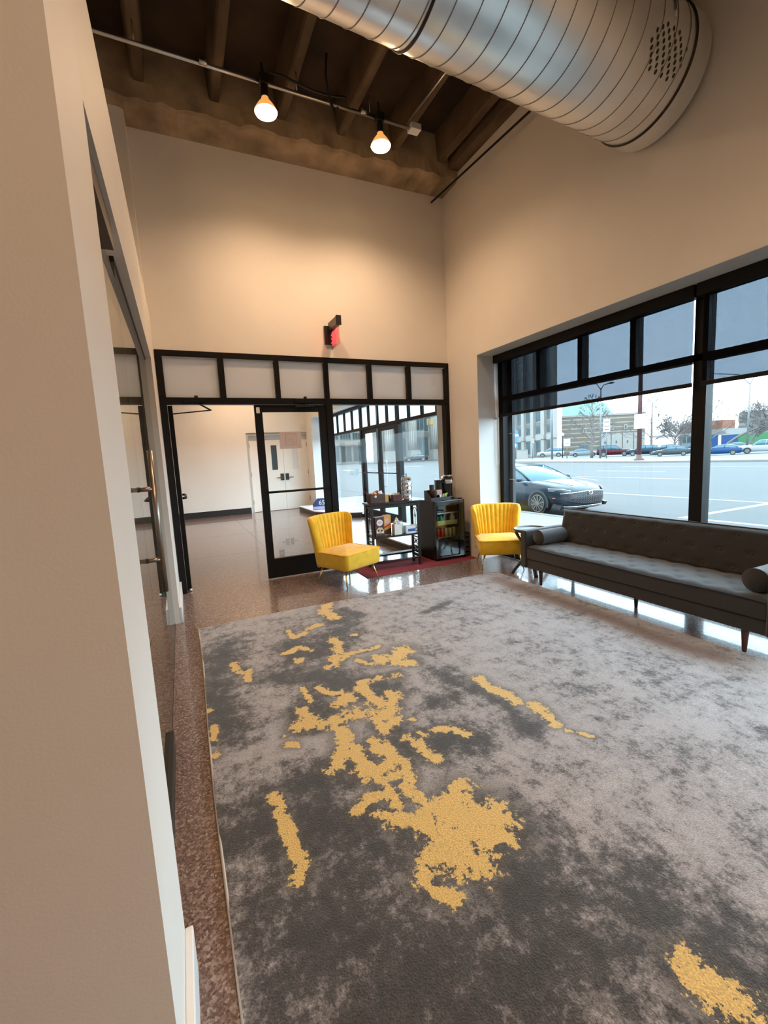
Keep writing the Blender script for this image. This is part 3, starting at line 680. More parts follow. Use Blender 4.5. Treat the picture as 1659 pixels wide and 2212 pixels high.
# reclined tufted back
by0, by1 = ya+.088, yb-.088; BH = .40
bt = math.radians(12)
def backp(u, v, off): 
    s = v*BH; return (3.735+s*math.sin(bt)+off*math.cos(bt), by0+(by1-by0)*u, .405+s*math.cos(bt)*.945-off*math.sin(bt))
def back_front(u, v):
    e = min(1, min(u*(by1-by0), (1-u)*(by1-by0), v*BH, (1-v)*BH)/.05)
    return backp(u, v, .03-.034*(1-(1-e)**2)+.011*tuft(u, v, 10, 3)*e)
bm_ = MB().grid(back_front, 130, 40)
bm_.grid(lambda u, v: backp(u, v, .095), 2, 2, False)
for (uu, vv) in (((0, 0), (1, 0)), ((0, 1), (1, 1))):
    bm_.add([backp(*uu, .03), backp(*vv, .03), backp(*vv, .095), backp(*uu, .095)], [(0, 1, 2, 3)])
bm_.add([backp(0, 0, .03), backp(0, 1, .03), backp(0, 1, .095), backp(0, 0, .095)], [(0, 1, 2, 3)]); bm_.add([backp(1, 0, .03), backp(1, 1, .03), backp(1, 1, .095), backp(1, 0, .095)], [(0, 1, 2, 3)])
bk = bm_.obj('back_cushion', 'sofa_cloth', so, SO, fix=False)
MB().tube([backp(0.002, .02, .03), backp(.002, .97, .03), backp(.008, 1, .03)] + [backp(i/40, 1.003, .03) for i in range(1, 40)] + [backp(.992, 1, .03), backp(.998, .97, .03), backp(.998, .02, .03)], .0055, 6).obj('piping', 'sofa_piping', bk, SO)
for j in range(3):
    for i in range(11):
        u = (i+(.5 if j % 2 else 0))/10; v = (j+.5)/3
        if .02 < u < .98:
            p = backp(u, v, .004); MB().sph(p, (.006, .011, .011), 10, 6).obj('button', 'sofa_cloth', bk, SO)
LEG = MB().lathe([(.011, 0), (.013, .002), (.022, .15), (.023, .175)], 12).obj('leg', 'walnut', so, (0, 0, 0))
lp = [(3.335, 1.57), (3.335, 3.42), (3.80, 1.57), (3.80, 3.42), (3.56, 2.51)]
for i, (x, y) in enumerate(lp):
    o = LEG if i == 0 else LEG.copy()
    if i: COL.objects.link(o)
    o.location = (x-SO[0], y-SO[1], .0125 if x < 3.4 else 0)
    if x < 3.4: o.scale = (1, 1, .93)
# bolsters lie on the seat
for yc, lab in ((3.493, 'grey bolster cushion on the sofa end by the side table'), (1.545, 'grey bolster cushion on the sofa end nearest the viewer')):
    bo = thing('bolster', lab, 'cushion', (3.37, yc, .509), group='bolster cushions on the sofa')
    R_ = .078
    b2 = MB().tube([(0, 0, 0), (.003, 0, 0), (.012, 0, 0), (.02, 0, 0), (.18, 0, 0), (.33, 0, 0), (.342, 0, 0), (.35, 0, 0)], [R_*.96, R_*.985, R_, R_, R_, R_, R_*.985, R_*.95], 36)
    b2.obj('body', 'sofa_cloth', bo)
    for x in (.004, .346): MB().tube([(x, (R_-.001)*math.cos(a), (R_-.001)*math.sin(a)) for a in np.linspace(0, 2*PI, 37)[:-1]], .0035, 6, closed=True).obj('piping', 'sofa_piping', bo)

# ================================================================== round side table
st_ = thing('side_table', 'round dark wooden side table with crossed bent legs beside the sofa arm', 'side table', (3.64, 3.885, 0))
MB().lathe([(0, .495), (.17, .495), (.192, .503), (.200, .520), (.197, .532), (.190, .532), (.184, .520), (.16, .514), (0, .513)], 48).obj('top', 'table_dark', st_)
for k, a in enumerate((2.65, 4.2, 5.9, .9)):
    d = Vector((math.cos(a), math.sin(a), 0)); pth = []
    for i in range(13):
        s = i/12; z = .495*(1-s)+.0*s; r = .175-.13*math.sin(PI*min(1, s*1.0))**1.3+.045*s
        pth.append((d.x*r, d.y*r, z))
    n_ = MB()
    for i in range(12): pass
    side = d.cross(Vector((0, 0, 1)))
    wd = [.095-.055*(i/12) for i in range(13)]
    ring = []
    for p, w_ in zip(pth, wd):
        p = Vector(p); ring.append([p+side*w_/2+d*.014, p-side*w_/2+d*.014, p-side*w_/2-d*.014, p+side*w_/2-d*.014])
    n_.rings(ring, True).obj('leg', 'table_dark' if k != 0 else 'table_dark', st_)

# ================================================================== yellow channel-back chairs
def chair(label, loc, rz):
    t = thing('slipper_chair', label, 'chair', loc, rz, 'yellow velvet slipper chairs')
    s = pillow(-.285, .285, -.315, .215, .205, .395, rc=.05, r=.03, crown=.035).obj('seat', 'velvet_yellow', t)
    MB().tube([(x, y, .388) for x, y, z in rrect(.287, .267, .05, 6, 0, (0, -.05))], .0055, 6, closed=True).obj('piping', 'velvet_yellow', s)
    NU = 121; prof = []
    def loop(u):
        au = abs(u); sg = 1 if u >= 0 else -1
        ztop = .795-.014*au**2-.12*max(0, au-.80)**2*9
        out = []
        def pt(v, th):
            # v height fraction, th offset towards the sitter
            z = .205+(ztop-.205)*v
            hw = .285+.055*v**1.5
            yb_ = .285+.075*v-(.14+.02*v)*au**2.6
            x = hw*math.sin(u*PI/2*.98)*1.0
            # inward normal of the plan curve
            nx = -u*.75; ny = -(1-.35*au)
            l = math.hypot(nx, ny)
            return (x+nx/l*th, yb_+ny/l*th, z)
        for v in (0, .12, .3, .5, .7, .88, .96): out.append(pt(v, 0))
        out += [pt(.988, .012), pt(1.0, .036), pt(.988, .062)]
        for v in (.96, .88, .7, .55, .42, .33, .2):
            ch = .020*abs(math.sin(PI*u*7.5)) if au < .735 else .020*min(1, (au-.735)/.05)
            fade = min(1, (1-v)*12)
            out.append(pt(v, .058+.012*(1-v)+ch*fade))
        return out
    us = np.linspace(-1, 1, NU)
    MB().rings([loop(float(u)) for u in us]).obj('backrest', 'velvet_yellow', t)
    for sx in (-1, 1):
        for sy in (-1, 1):
            yy = -.22 if sy < 0 else .17
            MB().tube([(sx*.21, yy, .21), (sx*.262, yy+sy*.055, 0)], [.0125, .0065], 12).obj('leg', 'gold', t)
    return t
chair('yellow velvet channel-back chair in front of the shut glass door', (1.673, 4.835, 0), .42)
chair('yellow velvet channel-back chair in the window corner behind the side table', (3.565, 4.372, 0), -.52).scale = (.96, .96, .96)
mk('seam_metal', (.26, .27, .275), .45, metal=.8)
mk('fridge_liner', (.16, .18, .18), .5)
# ================================================================== red mat, console and what stands on it
mt = thing('floor_mat', 'thin red floor mat under the black console and mini fridge', 'mat', (0, 0, 0))
MB().prism([(1.915, 4.775), (3.36, 4.80), (3.57, 4.86), (3.575, 5.40), (1.92, 5.40)], 0, .006, 'z').obj('carpet', 'mat_red', mt, bevel=.002)
MZ = .006
CO, CR = (2.115, 5.035, MZ), -.085
def cw(x, y, z): 
    return (CO[0]+x*math.cos(CR)-y*math.sin(CR), CO[1]+x*math.sin(CR)+y*math.cos(CR), CO[2]+z)
CW_, CD = .665, .245
co = thing('console_table', 'black shelf console with arched openwork ends in front of the glass', 'console', CO, CR)
box(-.03, CW_+.03, -.025, CD+.02, .835, .858).obj('top', 'table_dark', co, bevel=.006)
box(.02, CW_-.02, .0, CD, .405, .425).obj('shelf', 'table_dark', co, bevel=.003)
box(.02, CW_-.02, .0, CD, .095, .115).obj('shelf', 'black_gloss', co, bevel=.003)
box(.025, CW_-.025, .004, .02, .79, .835).obj('apron', 'table_dark', co); box(.025, CW_-.025, CD-.02, CD-.004, .79, .835).obj('apron', 'table_dark', co)
for x in (0, CW_-.026):
    for y in (0, CD-.036): box(x-.002, x+.028, y, y+.036, 0, .835).obj('post', 'table_dark', co, bevel=.003)
    xm = x+.013; yc = CD/2; q = CD/2-.026
    e = MB()
    for z in (.80, .445, .36, .235, .13): e.box(xm-.008, xm+.008, .026, CD-.026, z-.009, z+.009)
    # arch with a slender cross ornament
    ar = [(xm, yc-q*.72, .46)] + [(xm, yc-q*.72*math.cos(a), .67+q*.85*math.sin(a)) for a in np.linspace(0, PI, 13)] + [(xm, yc+q*.72, .46)]
    e.tube(ar, .006, 6)
    e.tube([(xm, yc, .45), (xm, yc, .72)], .004, 6).tube([(xm, yc-.03, .645), (xm, yc+.03, .645)], .005, 6)
    e.prism([(yc, .60), (yc+.014, .645), (yc, .715), (yc-.014, .645)], xm-.004, xm+.004, 'x')
    e.box(xm-.005, xm+.005, .03, CD-.03, .492, .500)
    # corner spandrels of the arch
    for s in (-1, 1):
        e.prism([(yc+s*q, .80), (yc+s*q*.45, .80), (yc+s*q*.7, .745), (yc+s*q, .69)], xm-.005, xm+.005, 'x')
    for z0, z1 in ((.245, .352), (.14, .226)):
        e.tube([(xm, .03, z0), (xm, CD-.03, z1)], .006, 6).tube([(xm, .03, z1), (xm, CD-.03, z0)], .006, 6)
        e.tube([(xm, yc+.03*math.cos(a), (z0+z1)/2+.03*math.sin(a)) for a in np.linspace(0, 2*PI, 17)[:-1]], .005, 6, closed=True)
    e.prism([(.026, .11), (.026, .0), (.06, .11)], xm-.006, xm+.006, 'x')
    e.obj('openwork_panel', 'table_dark', co)
TZ = .858+.001
# snack crate
def crate(name, lab, x0, x1, y0, y1, h, mat, grp):
    o = cw((x0+x1)/2, (y0+y1)/2, TZ); a, d = (x1-x0)/2, (y1-y0)/2
    t = thing(name, lab, 'crate', o, CR, grp); k = .007
    box(-a, a, -d, d, 0, .008).obj('base', mat, t)
    box(-a, a, -d, -d+k, .008, h).obj('side', mat, t); box(-a, a, d-k, d, .008, h).obj('side', mat, t)
    box(-a, -a+k, -d+k, d-k, .008, h).obj('side', mat, t); box(a-k, a, -d+k, d-k, .008, h).obj('side', mat, t)
    return t, o
t, o = crate('snack_crate', 'brown wooden snack crate at the left end of the console top', .015, .21, .03, .19, .115, 'crate_wood', 'crates on the console')
MB().cyl((-.03, -.0805, .085), (-.03, -.0795, .085), .016, n=16).obj('grip_hole', 'print_white', t)
r2 = random.Random(5)
SN = ['foil_orange', 'print_orange', 'cream_print', 'foil_orange', 'print_white', 'tan_box', 'foil_orange', 'cocoa_brown']
def packet(lab, c, s, rot, mat, grp, cat='snack packet', name='snack_packet'):
    t = thing(name, lab, cat, c, 0, grp)
    def f(u, v):
        b_ = math.sin(PI*u)*math.sin(PI*v); return ((u-.5)*s[0], b_*s[2]*.5, (v-.5)*s[1])
    mm_ = MB().grid(f, 9, 9).grid(lambda u, v: ((u-.5)*s[0], -math.sin(PI*u)*math.sin(PI*v)*s[2]*.5, (v-.5)*s[1]), 9, 9)
    b_ = mm_.obj('pouch', mat, t, fix=False); 
    for z in (-1, 1):
        box(-s[0]/2, s[0]/2, -.001, .001, min(z*s[1]/2, z*(s[1]/2-.006)), max(z*s[1]/2, z*(s[1]/2-.006))).obj('crimped_edge', mat, b_)
    t.rotation_euler = rot; return t
WD = ['glossy orange', 'amber', 'cream', 'rust orange', 'white', 'tan', 'deep orange', 'dark brown']
for i, (x, y, z) in enumerate([(.055, .07, .10), (.08, .12, .105), (.105, .075, .12), (.14, .115, .13), (.165, .075, .125), (.125, .155, .12), (.175, .145, .115), (.07, .16, .095)]):
    packet(f'{WD[i]} snack packet sticking out of the brown crate', cw(x, y, TZ+z-.012), (.055, .07, .018), (r2.uniform(-.7, .7), r2.uniform(-.5, .5), r2.uniform(-.7, .7)), SN[i], 'packets in the brown crate')
tw = thing('stir_stick', 'thin red stir stick leaning out of the brown crate', 'stir stick', cw(.03, .11, TZ+.06), CR)
MB().tube([(.03, 0, 0), (-.075, 0, .10)], .003, 6).obj('rod', 'print_red', tw)
tb = thing('sugar_box', 'tan open carton between the two crates', 'carton', cw(.245, .12, TZ), CR)
MB().box(-.025, .025, -.05, .05, 0, .095).obj('carton', 'tan_box', tb, bevel=.002); box(-.0255, .0255, -.0505, -.0495, .03, .07).obj('label_panel', 'print_orange', tb)
jb = thing('dark_jar', 'dark jar with a pale lid between the two crates', 'jar', cw(.288, .08, TZ), CR)
MB().lathe([(.016, 0), (.018, .004), (.018, .07), (.014, .08)], 20).obj('jar_body', 'black_gloss', jb); MB().lathe([(.016, .08), (.016, .098), (.012, .10)], 20).obj('lid', 'print_white', jb)
t, o = crate('sweetener_crate', 'small dark red crate beside the capsule carousel', .325, .445, .04, .14, .085, 'crate_red', 'crates on the console')
for i, (x, c, n_) in enumerate([(.345, 'print_white', 'white'), (.375, 'cream_print', 'beige'), (.405, 'napkin', 'dusty pink'), (.425, 'print_orange', 'orange')]):
    packet(f'{n_} sachet standing in the small red crate', cw(x, .085+.008*i, TZ+.075), (.03, .06, .008), (r2.uniform(-.3, .3), r2.uniform(-.4, .4), r2.uniform(-.5, .5)), c, 'sachets in the red crate')
# capsule carousel
ca = thing('capsule_carousel', 'chrome coffee capsule carousel full of brown capsules on the console', 'capsule rack', cw(.545, .115, TZ), CR+.3)
MB().lathe([(.062, 0), (.065, .004), (.062, .014), (.01, .018)], 28).obj('base', 'chrome', ca)
MB().tube([(0, 0, .01), (0, 0, .335)], .005, 8).obj('spindle', 'chrome', ca); MB().sph((0, 0, .338), .009).obj('finial', 'black_plastic', ca)
NC = 6
for k in range(NC):
    a = 2*PI*k/NC; d = Vector((math.cos(a), math.sin(a), 0))
    wire = [d*.01+Vector((0, 0, .31)), d*.045+Vector((0, 0, .325)), d*.062+Vector((0, 0, .30)), d*.062+Vector((0, 0, .02))]
    MB().tube(wire, .0018, 5).obj('wire', 'chrome', ca)
    for j in range(5):
        if k == 4 and j == 4: continue
        a2 = a+PI/NC; d2_ = Vector((math.cos(a2), math.sin(a2), 0)); z = .045+j*.057
        p0 = d2_*.028+Vector((0, 0, z)); p1 = d2_*.062+Vector((0, 0, z))
        c_ = MB().tube([p0, p1], [.016, .0225], 16).obj('capsule', 'capsule_brown' if (k+j) % 3 else 'capsule_tan', ca)
        MB().cyl(p1, p1+d2_*.002, .0245, n=16).obj('foil_lid', 'foil_silver' if (k*2+j) % 3 else 'capsule_tan', c_)
# boxes on the middle shelf
SZ = .425+.001
def carton(lab, x, y, w_, d, h, mat, rz=0):
    t = thing('cocoa_carton', lab, 'carton', cw(x, y, SZ), CR+rz, 'drink cartons on the middle shelf'); box(-w_/2, w_/2, -d/2, d/2, 0, h).obj('carton', mat, t, bevel=.002); return t
t = carton('dark brown cocoa carton with a cup picture on the middle shelf', .125, .105, .13, .075, .245, 'cocoa_brown', .15)
box(-.063, .063, -.036, .036, .2455, .2475).obj('top_flap', 'pale_card', t)
MB().prism([(.0+.045*math.cos(a), .175+.042*math.sin(a)) for a in np.linspace(0, 2*PI, 18)[:-1]], -.0388, -.0376, 'y').obj('round_badge', 'print_white', t)
MB().prism([(.0+.028*math.cos(a), .175+.02*math.sin(a)) for a in np.linspace(0, 2*PI, 18)[:-1]], -.0396, -.0389, 'y').obj('badge_script', 'print_pink', t)
MB().prism([(-.05, .04), (.055, .03), (.06, .07), (.03, .11), (-.02, .115), (-.055, .08)], -.0388, -.0376, 'y').obj('cup_picture', 'cream_print', t)
for x, z in ((-.02, .075), (.025, .07), (-.04, .05), (.04, .048)): MB().sph((x, -.0385, z), (.014, .003, .012), 10, 6).obj('marshmallow', 'tissue' if z < .06 else 'black_plastic', t)
t = carton('orange drink carton with a round badge on the middle shelf', .245, .135, .105, .07, .258, 'print_orange', .1)
MB().prism([(.05*math.cos(a)*.8, .185+.034*math.sin(a)) for a in np.linspace(0, 2*PI, 18)[:-1]], -.0363, -.0351, 'y').obj('round_badge', 'print_pink', t)
MB().prism([(-.05, .09), (.05, .13), (.05, .155), (0, .135), (-.05, .115)], -.0363, -.0351, 'y').obj('swoosh', 'print_red', t)
MB().prism([(-.05, .01), (.05, .01), (.05, .09), (.0, .075), (-.05, .06)], -.0363, -.0351, 'y').obj('picture_panel', 'black_plastic', t)
t = thing('tissue_box', 'pale cube tissue box with a tissue standing up on the middle shelf', 'tissue box', cw(.365, .075, SZ), CR)
box(-.052, .052, -.052, .052, 0, .13).obj('box', 'pale_card', t, bevel=.003)
def tis(u, v):
    a = (u-.5); z = .13+.105*v*(1-.5*a*a*4); return (.05*a*2*(1-.35*v)+.012*math.sin(6*v+3*a), .02*math.sin(a*9)+.015*math.sin(v*4), z-.03*abs(math.sin(a*5))*v)
MB().grid(tis, 21, 12).grid(lambda u, v: (tis(u, v)[0]*.8+.01, -tis(u, v)[1]+.01, tis(u, v)[2]*.93+.008), 21, 12).obj('tissue', 'tissue', t, fix=False)
t = thing('pump_bottle', 'clear hand gel pump bottle between tissues and wipes', 'pump bottle', cw(.455, .10, SZ), CR)
MB().lathe([(.024, 0), (.027, .004), (.027, .095), (.018, .11), (.011, .115)], 22).obj('bottle', 'clear_gel', t)
MB().lathe([(.012, .115), (.012, .13), (.005, .132), (.005, .155)], 16).tube([(0, 0, .157), (-.005, 0, .16), (-.035, 0, .158)], .006, 8).obj('pump', 'white_plastic', t)
t = thing('wipes_box', 'pale blue wipes box with a blue label on the middle shelf', 'wipes box', cw(.565, .07, SZ), CR)
box(-.092, .092, -.05, .05, 0, .098).obj('box', 'wipe_box', t, bevel=.003)
box(-.065, .045, -.0512, -.0500, .028, .062).obj('label_band', 'print_blue', t); MB().cyl((.055, -.0515, .048), (.055, -.0500, .048), .025, n=24).obj('label_disc', 'print_blue', t); MB().cyl((.055, -.0522, .048), (.055, -.0515, .048), .016, n=24).obj('label_dot', 'wipe_box', t)
MB().box(-.085, -.02, -.04, .04, .098, .104).box(.0, .085, -.04, .04, .098, .104).obj('lid_flap', 'tissue', t)

# ================================================================== mini fridge
FX0, FX1, FY_, FB = 3.005, 3.475, 4.965, 5.40
fo = (FX0, FY_, MZ)
fg_ = thing('mini_fridge', 'black glass-door mini fridge with cans inside under the coffee maker', 'mini fridge', fo)
w_, d_ = FX1-FX0, FB-FY_; hf = .815
MB().box(0, .03, .05, d_, .02, hf).box(w_-.03, w_, .05, d_, .02, hf).box(.03, w_-.03, d_-.03, d_, .02, hf).box(.03, w_-.03, .05, d_-.03, .02, .06).box(.03, w_-.03, .05, d_-.03, hf-.03, hf).obj('cabinet', 'black_plastic', fg_)
MB().box(.0301, .034, .055, d_-.03, .06, hf-.03).box(w_-.034, w_-.0301, .055, d_-.03, .06, hf-.03).box(.034, w_-.034, d_-.034, d_-.0301, .06, hf-.03).obj('liner', 'fridge_liner', fg_)
for x in (.03, w_-.03):
    for y in (.08, d_-.05): MB().cyl((x, y, 0), (x, y, .02), .015, n=12).obj('foot', 'rubber_dark', fg_)
dr = MB().box(0, .035, .0, .045, .03, hf-.004).box(w_-.09, w_, .0, .045, .03, hf-.004).box(.035, w_-.09, .0, .045, .03, .06).box(.035, w_-.09, .0, .045, hf-.07, hf-.004).obj('door', 'black_gloss', fg_, bevel=.004)
box(.035, w_-.09, .015, .021, .06, hf-.07).obj('door_glass', 'glass_fridge', dr)
for z in (.30, .475, .64):
    box(.032, w_-.032, .07, d_-.04, z, z+.006).obj('shelf', 'steel', fg_)
box(.035, w_-.035, .058, .066, .475, .535).obj('shelf_guard', 'fridge_bar', fg_); box(.035, w_-.035, .058, .064, .628, .645).obj('shelf_trim', 'steel', fg_)
def can(lab, x, y, z, mat, grp):
    t = thing('drink_can', lab, 'can', (FX0+x, FY_+y, MZ+z), 0, grp)
    MB().lathe([(.024, 0), (.031, .008), (.031, .105), (.026, .117)], 20).obj('can_body', mat, t); MB().lathe([(.026, .117), (.0265, .121), (.022, .119), (0, .118)], 20).obj('can_lid', 'can_top', t)
for lab, x, y in (('first red drink can from the hinge on the lower fridge shelf', .085, .095), ('second red drink can from the hinge on the lower fridge shelf', .15, .095)): can(lab, x, y, .306, 'can_red', 'red cans in the fridge')
for lab, x in (('gold drink can next to the red cans in the fridge', .215), ('gold drink can in the middle of the lower fridge shelf', .28), ('gold drink can at the far end of the lower fridge shelf', .345)): can(lab, x, .095, .306, 'can_gold', 'gold cans in the fridge')
for lab, x in (('green drink can nearest the hinge on the middle fridge shelf', .08), ('bright green drink can second on the middle fridge shelf', .145)): can(lab, x, .11, .481, 'can_green', 'green cans in the fridge')
t = thing('milk_jug', 'white milk jug on the middle fridge shelf', 'jug', (FX0+.36, FY_+.15, MZ+.481)); MB().lathe([(.035, 0), (.04, .006), (.04, .08), (.02, .12), (.02, .135)], 18).obj('jug_body', 'white_plastic', t); MB().lathe([(.021, .135), (.021, .148), (.018, .15)], 16).obj('cap', 'print_blue', t)
FT = MZ+hf+.001
# caddy with cups, napkins and sachets
cx0, cy0 = 2.985, 5.02
t = thing('condiment_caddy', 'sloping black caddy with cups and sachets on the fridge top', 'caddy', (cx0, cy0, FT), -.05)
cwid, cdep = .30, .20
sd = [(0, 0), (cdep, 0), (cdep, .135), (.13, .135), (0, .045)]
tray = MB().prism([(y, z) for y, z in sd], 0, .006, 'x').prism([(y, z) for y, z in sd], cwid-.006, cwid, 'x').box(.006, cwid-.006, 0, cdep, 0, .006).box(.006, cwid-.006, 0, .006, .006, .045).box(.006, cwid-.006, cdep-.006, cdep, .006, .135).obj('tray', 'black_plastic', t)
box(.13, .135, .006, cdep-.006, .006, .07).obj('divider', 'black_plastic', t); box(.136, cwid-.006, .1, .105, .006, .07).obj('divider', 'black_plastic', t)
def cl(x, y, z): a = -.05; return (cx0+x*math.cos(a)-y*math.sin(a), cy0+x*math.sin(a)+y*math.cos(a), FT+z)
for i, (x, y, h_) in enumerate([(.09, .14, .20), (.09, .065, .12)]):
    q = thing('paper_cup_stack', ('tall stack of brown paper cups in the caddy', 'short stack of brown paper cups in the caddy')[i], 'paper cups', cl(x, y, .007))
    n_ = int(h_/.02); b0 = None
    for k in range(n_):
        z = k*.013; c_ = MB().lathe([(.030, z+.085), (.0345, z+.083), (.034, z+.080), (.024, z), (.022, z), (.022, z+.004), (.029, z+.084)], 18).obj('cup', 'cup_brown', q)
        if z+.085 > h_: break
q = thing('napkin_stack', 'dusty pink folded napkins standing in the caddy', 'napkins', cl(.20, .15, .007), .1)
MB().box(-.05, .05, -.012, .0, 0, .11).box(-.045, .055, .002, .012, 0, .125).obj('folded_napkin', 'napkin', q, bevel=.002)
for i, (x, y, m2, nm) in enumerate([(.16, .05, 'print_white', 'white'), (.185, .055, 'packet_violet', 'pale violet'), (.215, .05, 'print_pink', 'pink'), (.245, .05, 'packet_green', 'lime green'), (.27, .06, 'packet_green', 'bright green')]):
    packet(f'{nm} sachet in the black caddy', cl(x, y, .045+.004*i), (.035, .065, .008), (.25, .12*(-1)**i, .1*i), m2, 'sachets in the black caddy')
# coffee maker
t = thing('coffee_maker', 'black pod coffee maker with chrome lid on the fridge top', 'coffee maker', (3.385, 5.235, FT), -.35)
MB().rings([rrect(.07, .115, .03, 5, z, (0, .02)) for z in (0, .018, .02)], False).obj('base', 'black_gloss', t)
MB().rings([rrect(.066, .06, .03, 5, z, (0, .07)) for z in (.02, .1, .2, .235)], False).obj('column', 'black_plastic', t)
MB().rings([rrect(a, b_, .035, 5, z, (0, c_)) for a, b_, z, c_ in ((.062, .10, .215, .03), (.07, .112, .24, .022), (.07, .112, .275, .02), (.06, .10, .300, .02), (.04, .07, .308, .02))]).obj('head', 'black_gloss', t)
MB().rings([rrect(a, .03, .02, 5, z, (0, -.075)) for a, z in ((.045, .205), (.055, .215), (.055, .255), (.05, .262))]).obj('brew_head', 'steel', t)
MB().tube([(-.05, .03, .31), (-.045, -.06, .318), (0, -.098, .315), (.045, -.06, .318), (.05, .03, .31)], .012, 10).obj('handle', 'chrome', t)
MB().rings([rrect(.045, .045, .02, 4, z, (0, -.05)) for z in (.021, .03)]).obj('drip_tray', 'steel', t)
MB().rings([rrect(.045, .075, .03, 5, z, (-.122, .04)) for z in (0, .01, .25, .255)], False).obj('water_tank', 'black_plastic', t); MB().rings([rrect(.048, .078, .03, 5, z, (-.122, .04)) for z in (.2555, .268)], False).obj('tank_lid', 'steel', t)
t = thing('coaster', 'small flat black puck on the fridge corner', 'coaster', (3.435, 5.01, FT)); MB().lathe([(.03, 0), (.032, .003), (.032, .012), (.03, .014), (0, .014)], 24).obj('disc', 'black_plastic', t)
t = thing('storage_crate', 'dark crate tucked between the fridge and the wall pier', 'crate', (3.535, 5.10, MZ)); 
for z in (0, .07, .14, .21, .28):
    for y in (-.10, .09): box(-.04, .04, y, y+.01, z, z+.05).obj('slat', 'black_plastic', t)
for x in (-.04, .032): box(x, x+.008, -.09, .09, 0, .33).obj('side', 'black_plastic', t)

# ================================================================== exit sign
t = thing('exit_sign', 'glowing red exit sign on a dark bracket above the storefront', 'exit sign', (1.86, D-.005, 3.0))
box(-.075, .045, -.028, .005, -.135, .085).obj('canopy', 'frame_bronze', t, bevel=.004)
box(-.028, .028, -.34, -.028, .015, .115).obj('arm', 'bronze_rail', t, bevel=.006)
box(-.034, .034, -.352, -.34, .008, .122).obj('end_cap', 'frame_bronze', t, bevel=.006)
pn = box(-.004, .004, -.34, -.030, -.205, .013).obj('panel', 'glass_pink', t)
box(-.0035, .0035, -.30, -.075, -.165, -.005).obj('lit_field', 'exit_red', pn)
text('EXIT', .15, (-.0055, -.185, -.088), (PI/2, 0, -PI/2), 'exit_letter', pn, 'exit_letters', .0012)
box(-.02, .02, -.062, -.03, -.13, .012).obj('wire_box', 'frame_bronze', t)

# ================================================================== ceiling services
ZC = 4.88; YC = 4.43
t = thing('conduit_run', 'straight grey steel conduit under the joists carrying two lamps', 'conduit', (0, YC, ZC))
MB().tube([(-3.2, -.05, 0), (2.58, .03, 0)], .017, 10).obj('pipe', 'steel', t)
for x in (-1.9, .52, 2.02): MB().tube([(x-.03, -.03+x*.012, 0), (x+.03, -.03+x*.012, 0)], .023, 10).obj('coupling', 'steel', t)
box(2.55, 2.67, -.03, .07, -.03, .03).obj('junction_box', 'white_plastic', t, bevel=.004)
for x in (.0, 1.344, 2.688-.6): MB().tube([(x, 0, .017), (x, 0, .17)], .006, 6).obj('hanger_rod', 'steel', t)
t = thing('conduit_branch', 'thin grey conduit running from the junction box towards the duct', 'conduit', (2.53, 4.40, 4.92)); MB().tube([(0, .02, 0), (.05, -.7, .0), (.13, -1.75, .02)], .012, 8).obj('pipe', 'steel', t)
def lamp(label, loc, watt=LAMP_WATT, grp='bare reflector lamps on the conduit'):
    t = thing('ceiling_lamp', label, 'lamp', loc, 0, grp)
    box(-.04, .04, -.035, .035, .225, .305).obj('outlet_box', 'frame_bronze', t, bevel=.004)
    MB().tube([(0, 0, .30), (-.01, 0, .40)], .012, 8).obj('stem', 'frame_bronze', t)
    MB().lathe([(.030, .12), (.034, .13), (.034, .20), (.026, .23)], 18).obj('socket', 'frame_bronze', t)
    MB().lathe([(.030, .125), (.034, .105), (.068, .062), (.096, .02), (.102, .0)], 28).obj('reflector', 'bulb_neck', t)
    MB().lathe([(.102, .0), (.094, -.014), (.06, -.024), (0, -.028)], 28).obj('bulb_face', 'bulb_glow', t)
    ld = bpy.data.lights.new('lamp_light', 'SPOT'); ld.energy = watt; ld.color = LAMP_COLOR; ld.spot_size = math.radians(150); ld.spot_blend = .9; ld.shadow_soft_size = .09
    lo = bpy.data.objects.new('lamp_light', ld); COL.objects.link(lo); lo.parent = t; lo.location = (0, 0, -.045)
    return t
lamp('glowing bare reflector lamp hanging nearer the partition', (1.03, 4.40, 4.61), LAMP_WATT*.88)
lamp('glowing bare reflector lamp hanging nearer the street wall', (2.19, 4.42, 4.60))
# added lamps, out of view, to light the walls here and next door
for x, y, k, lab in ((1.0, .9, .8, 'added bare reflector lamp over the near end of the rug'), (2.2, -.6, 1.0, 'added bare reflector lamp behind the viewer by the street wall'), (.2, -1.6, 1.25, 'added bare reflector lamp behind the viewer by the partition'), (-1.9, 4.4, 1.1, 'added bare reflector lamp beyond the partition'), (.8, 9.0, 2.7, 'added bare reflector lamp over the neighbouring room'), (1.6, 11.8, 2.4, 'added bare reflector lamp near the cream end wall')):
    lamp(lab, (x, y, 4.62), LAMP_WATT*k, 'added reflector lamps out of view')
t = thing('flexible_cable', 'black flexible cable looped over the conduit between the two lamps', 'cable', (1.6, 4.37, 4.9))
MB().tube([(-.52, 0, .03), (-.40, .02, .05), (-.28, .01, .02), (-.12, -.02, -.03), (.0, -.03, -.035), (.12, 0, .0), (.22, .02, .03)], .011, 8).obj('sheath', 'rubber_dark', t)
MB().tube([(.02, -.05, .30), (.0, -.05, .12), (.02, -.05, -.08), (.06, -.05, -.17), (.075, -.05, -.32)], [.012, .011, .012, .016, .004], 8).tube([(.06, -.05, -.17), (.11, -.03, -.12), (.13, -.02, -.13)], .009, 8).obj('drop_wire', 'rubber_dark', t)
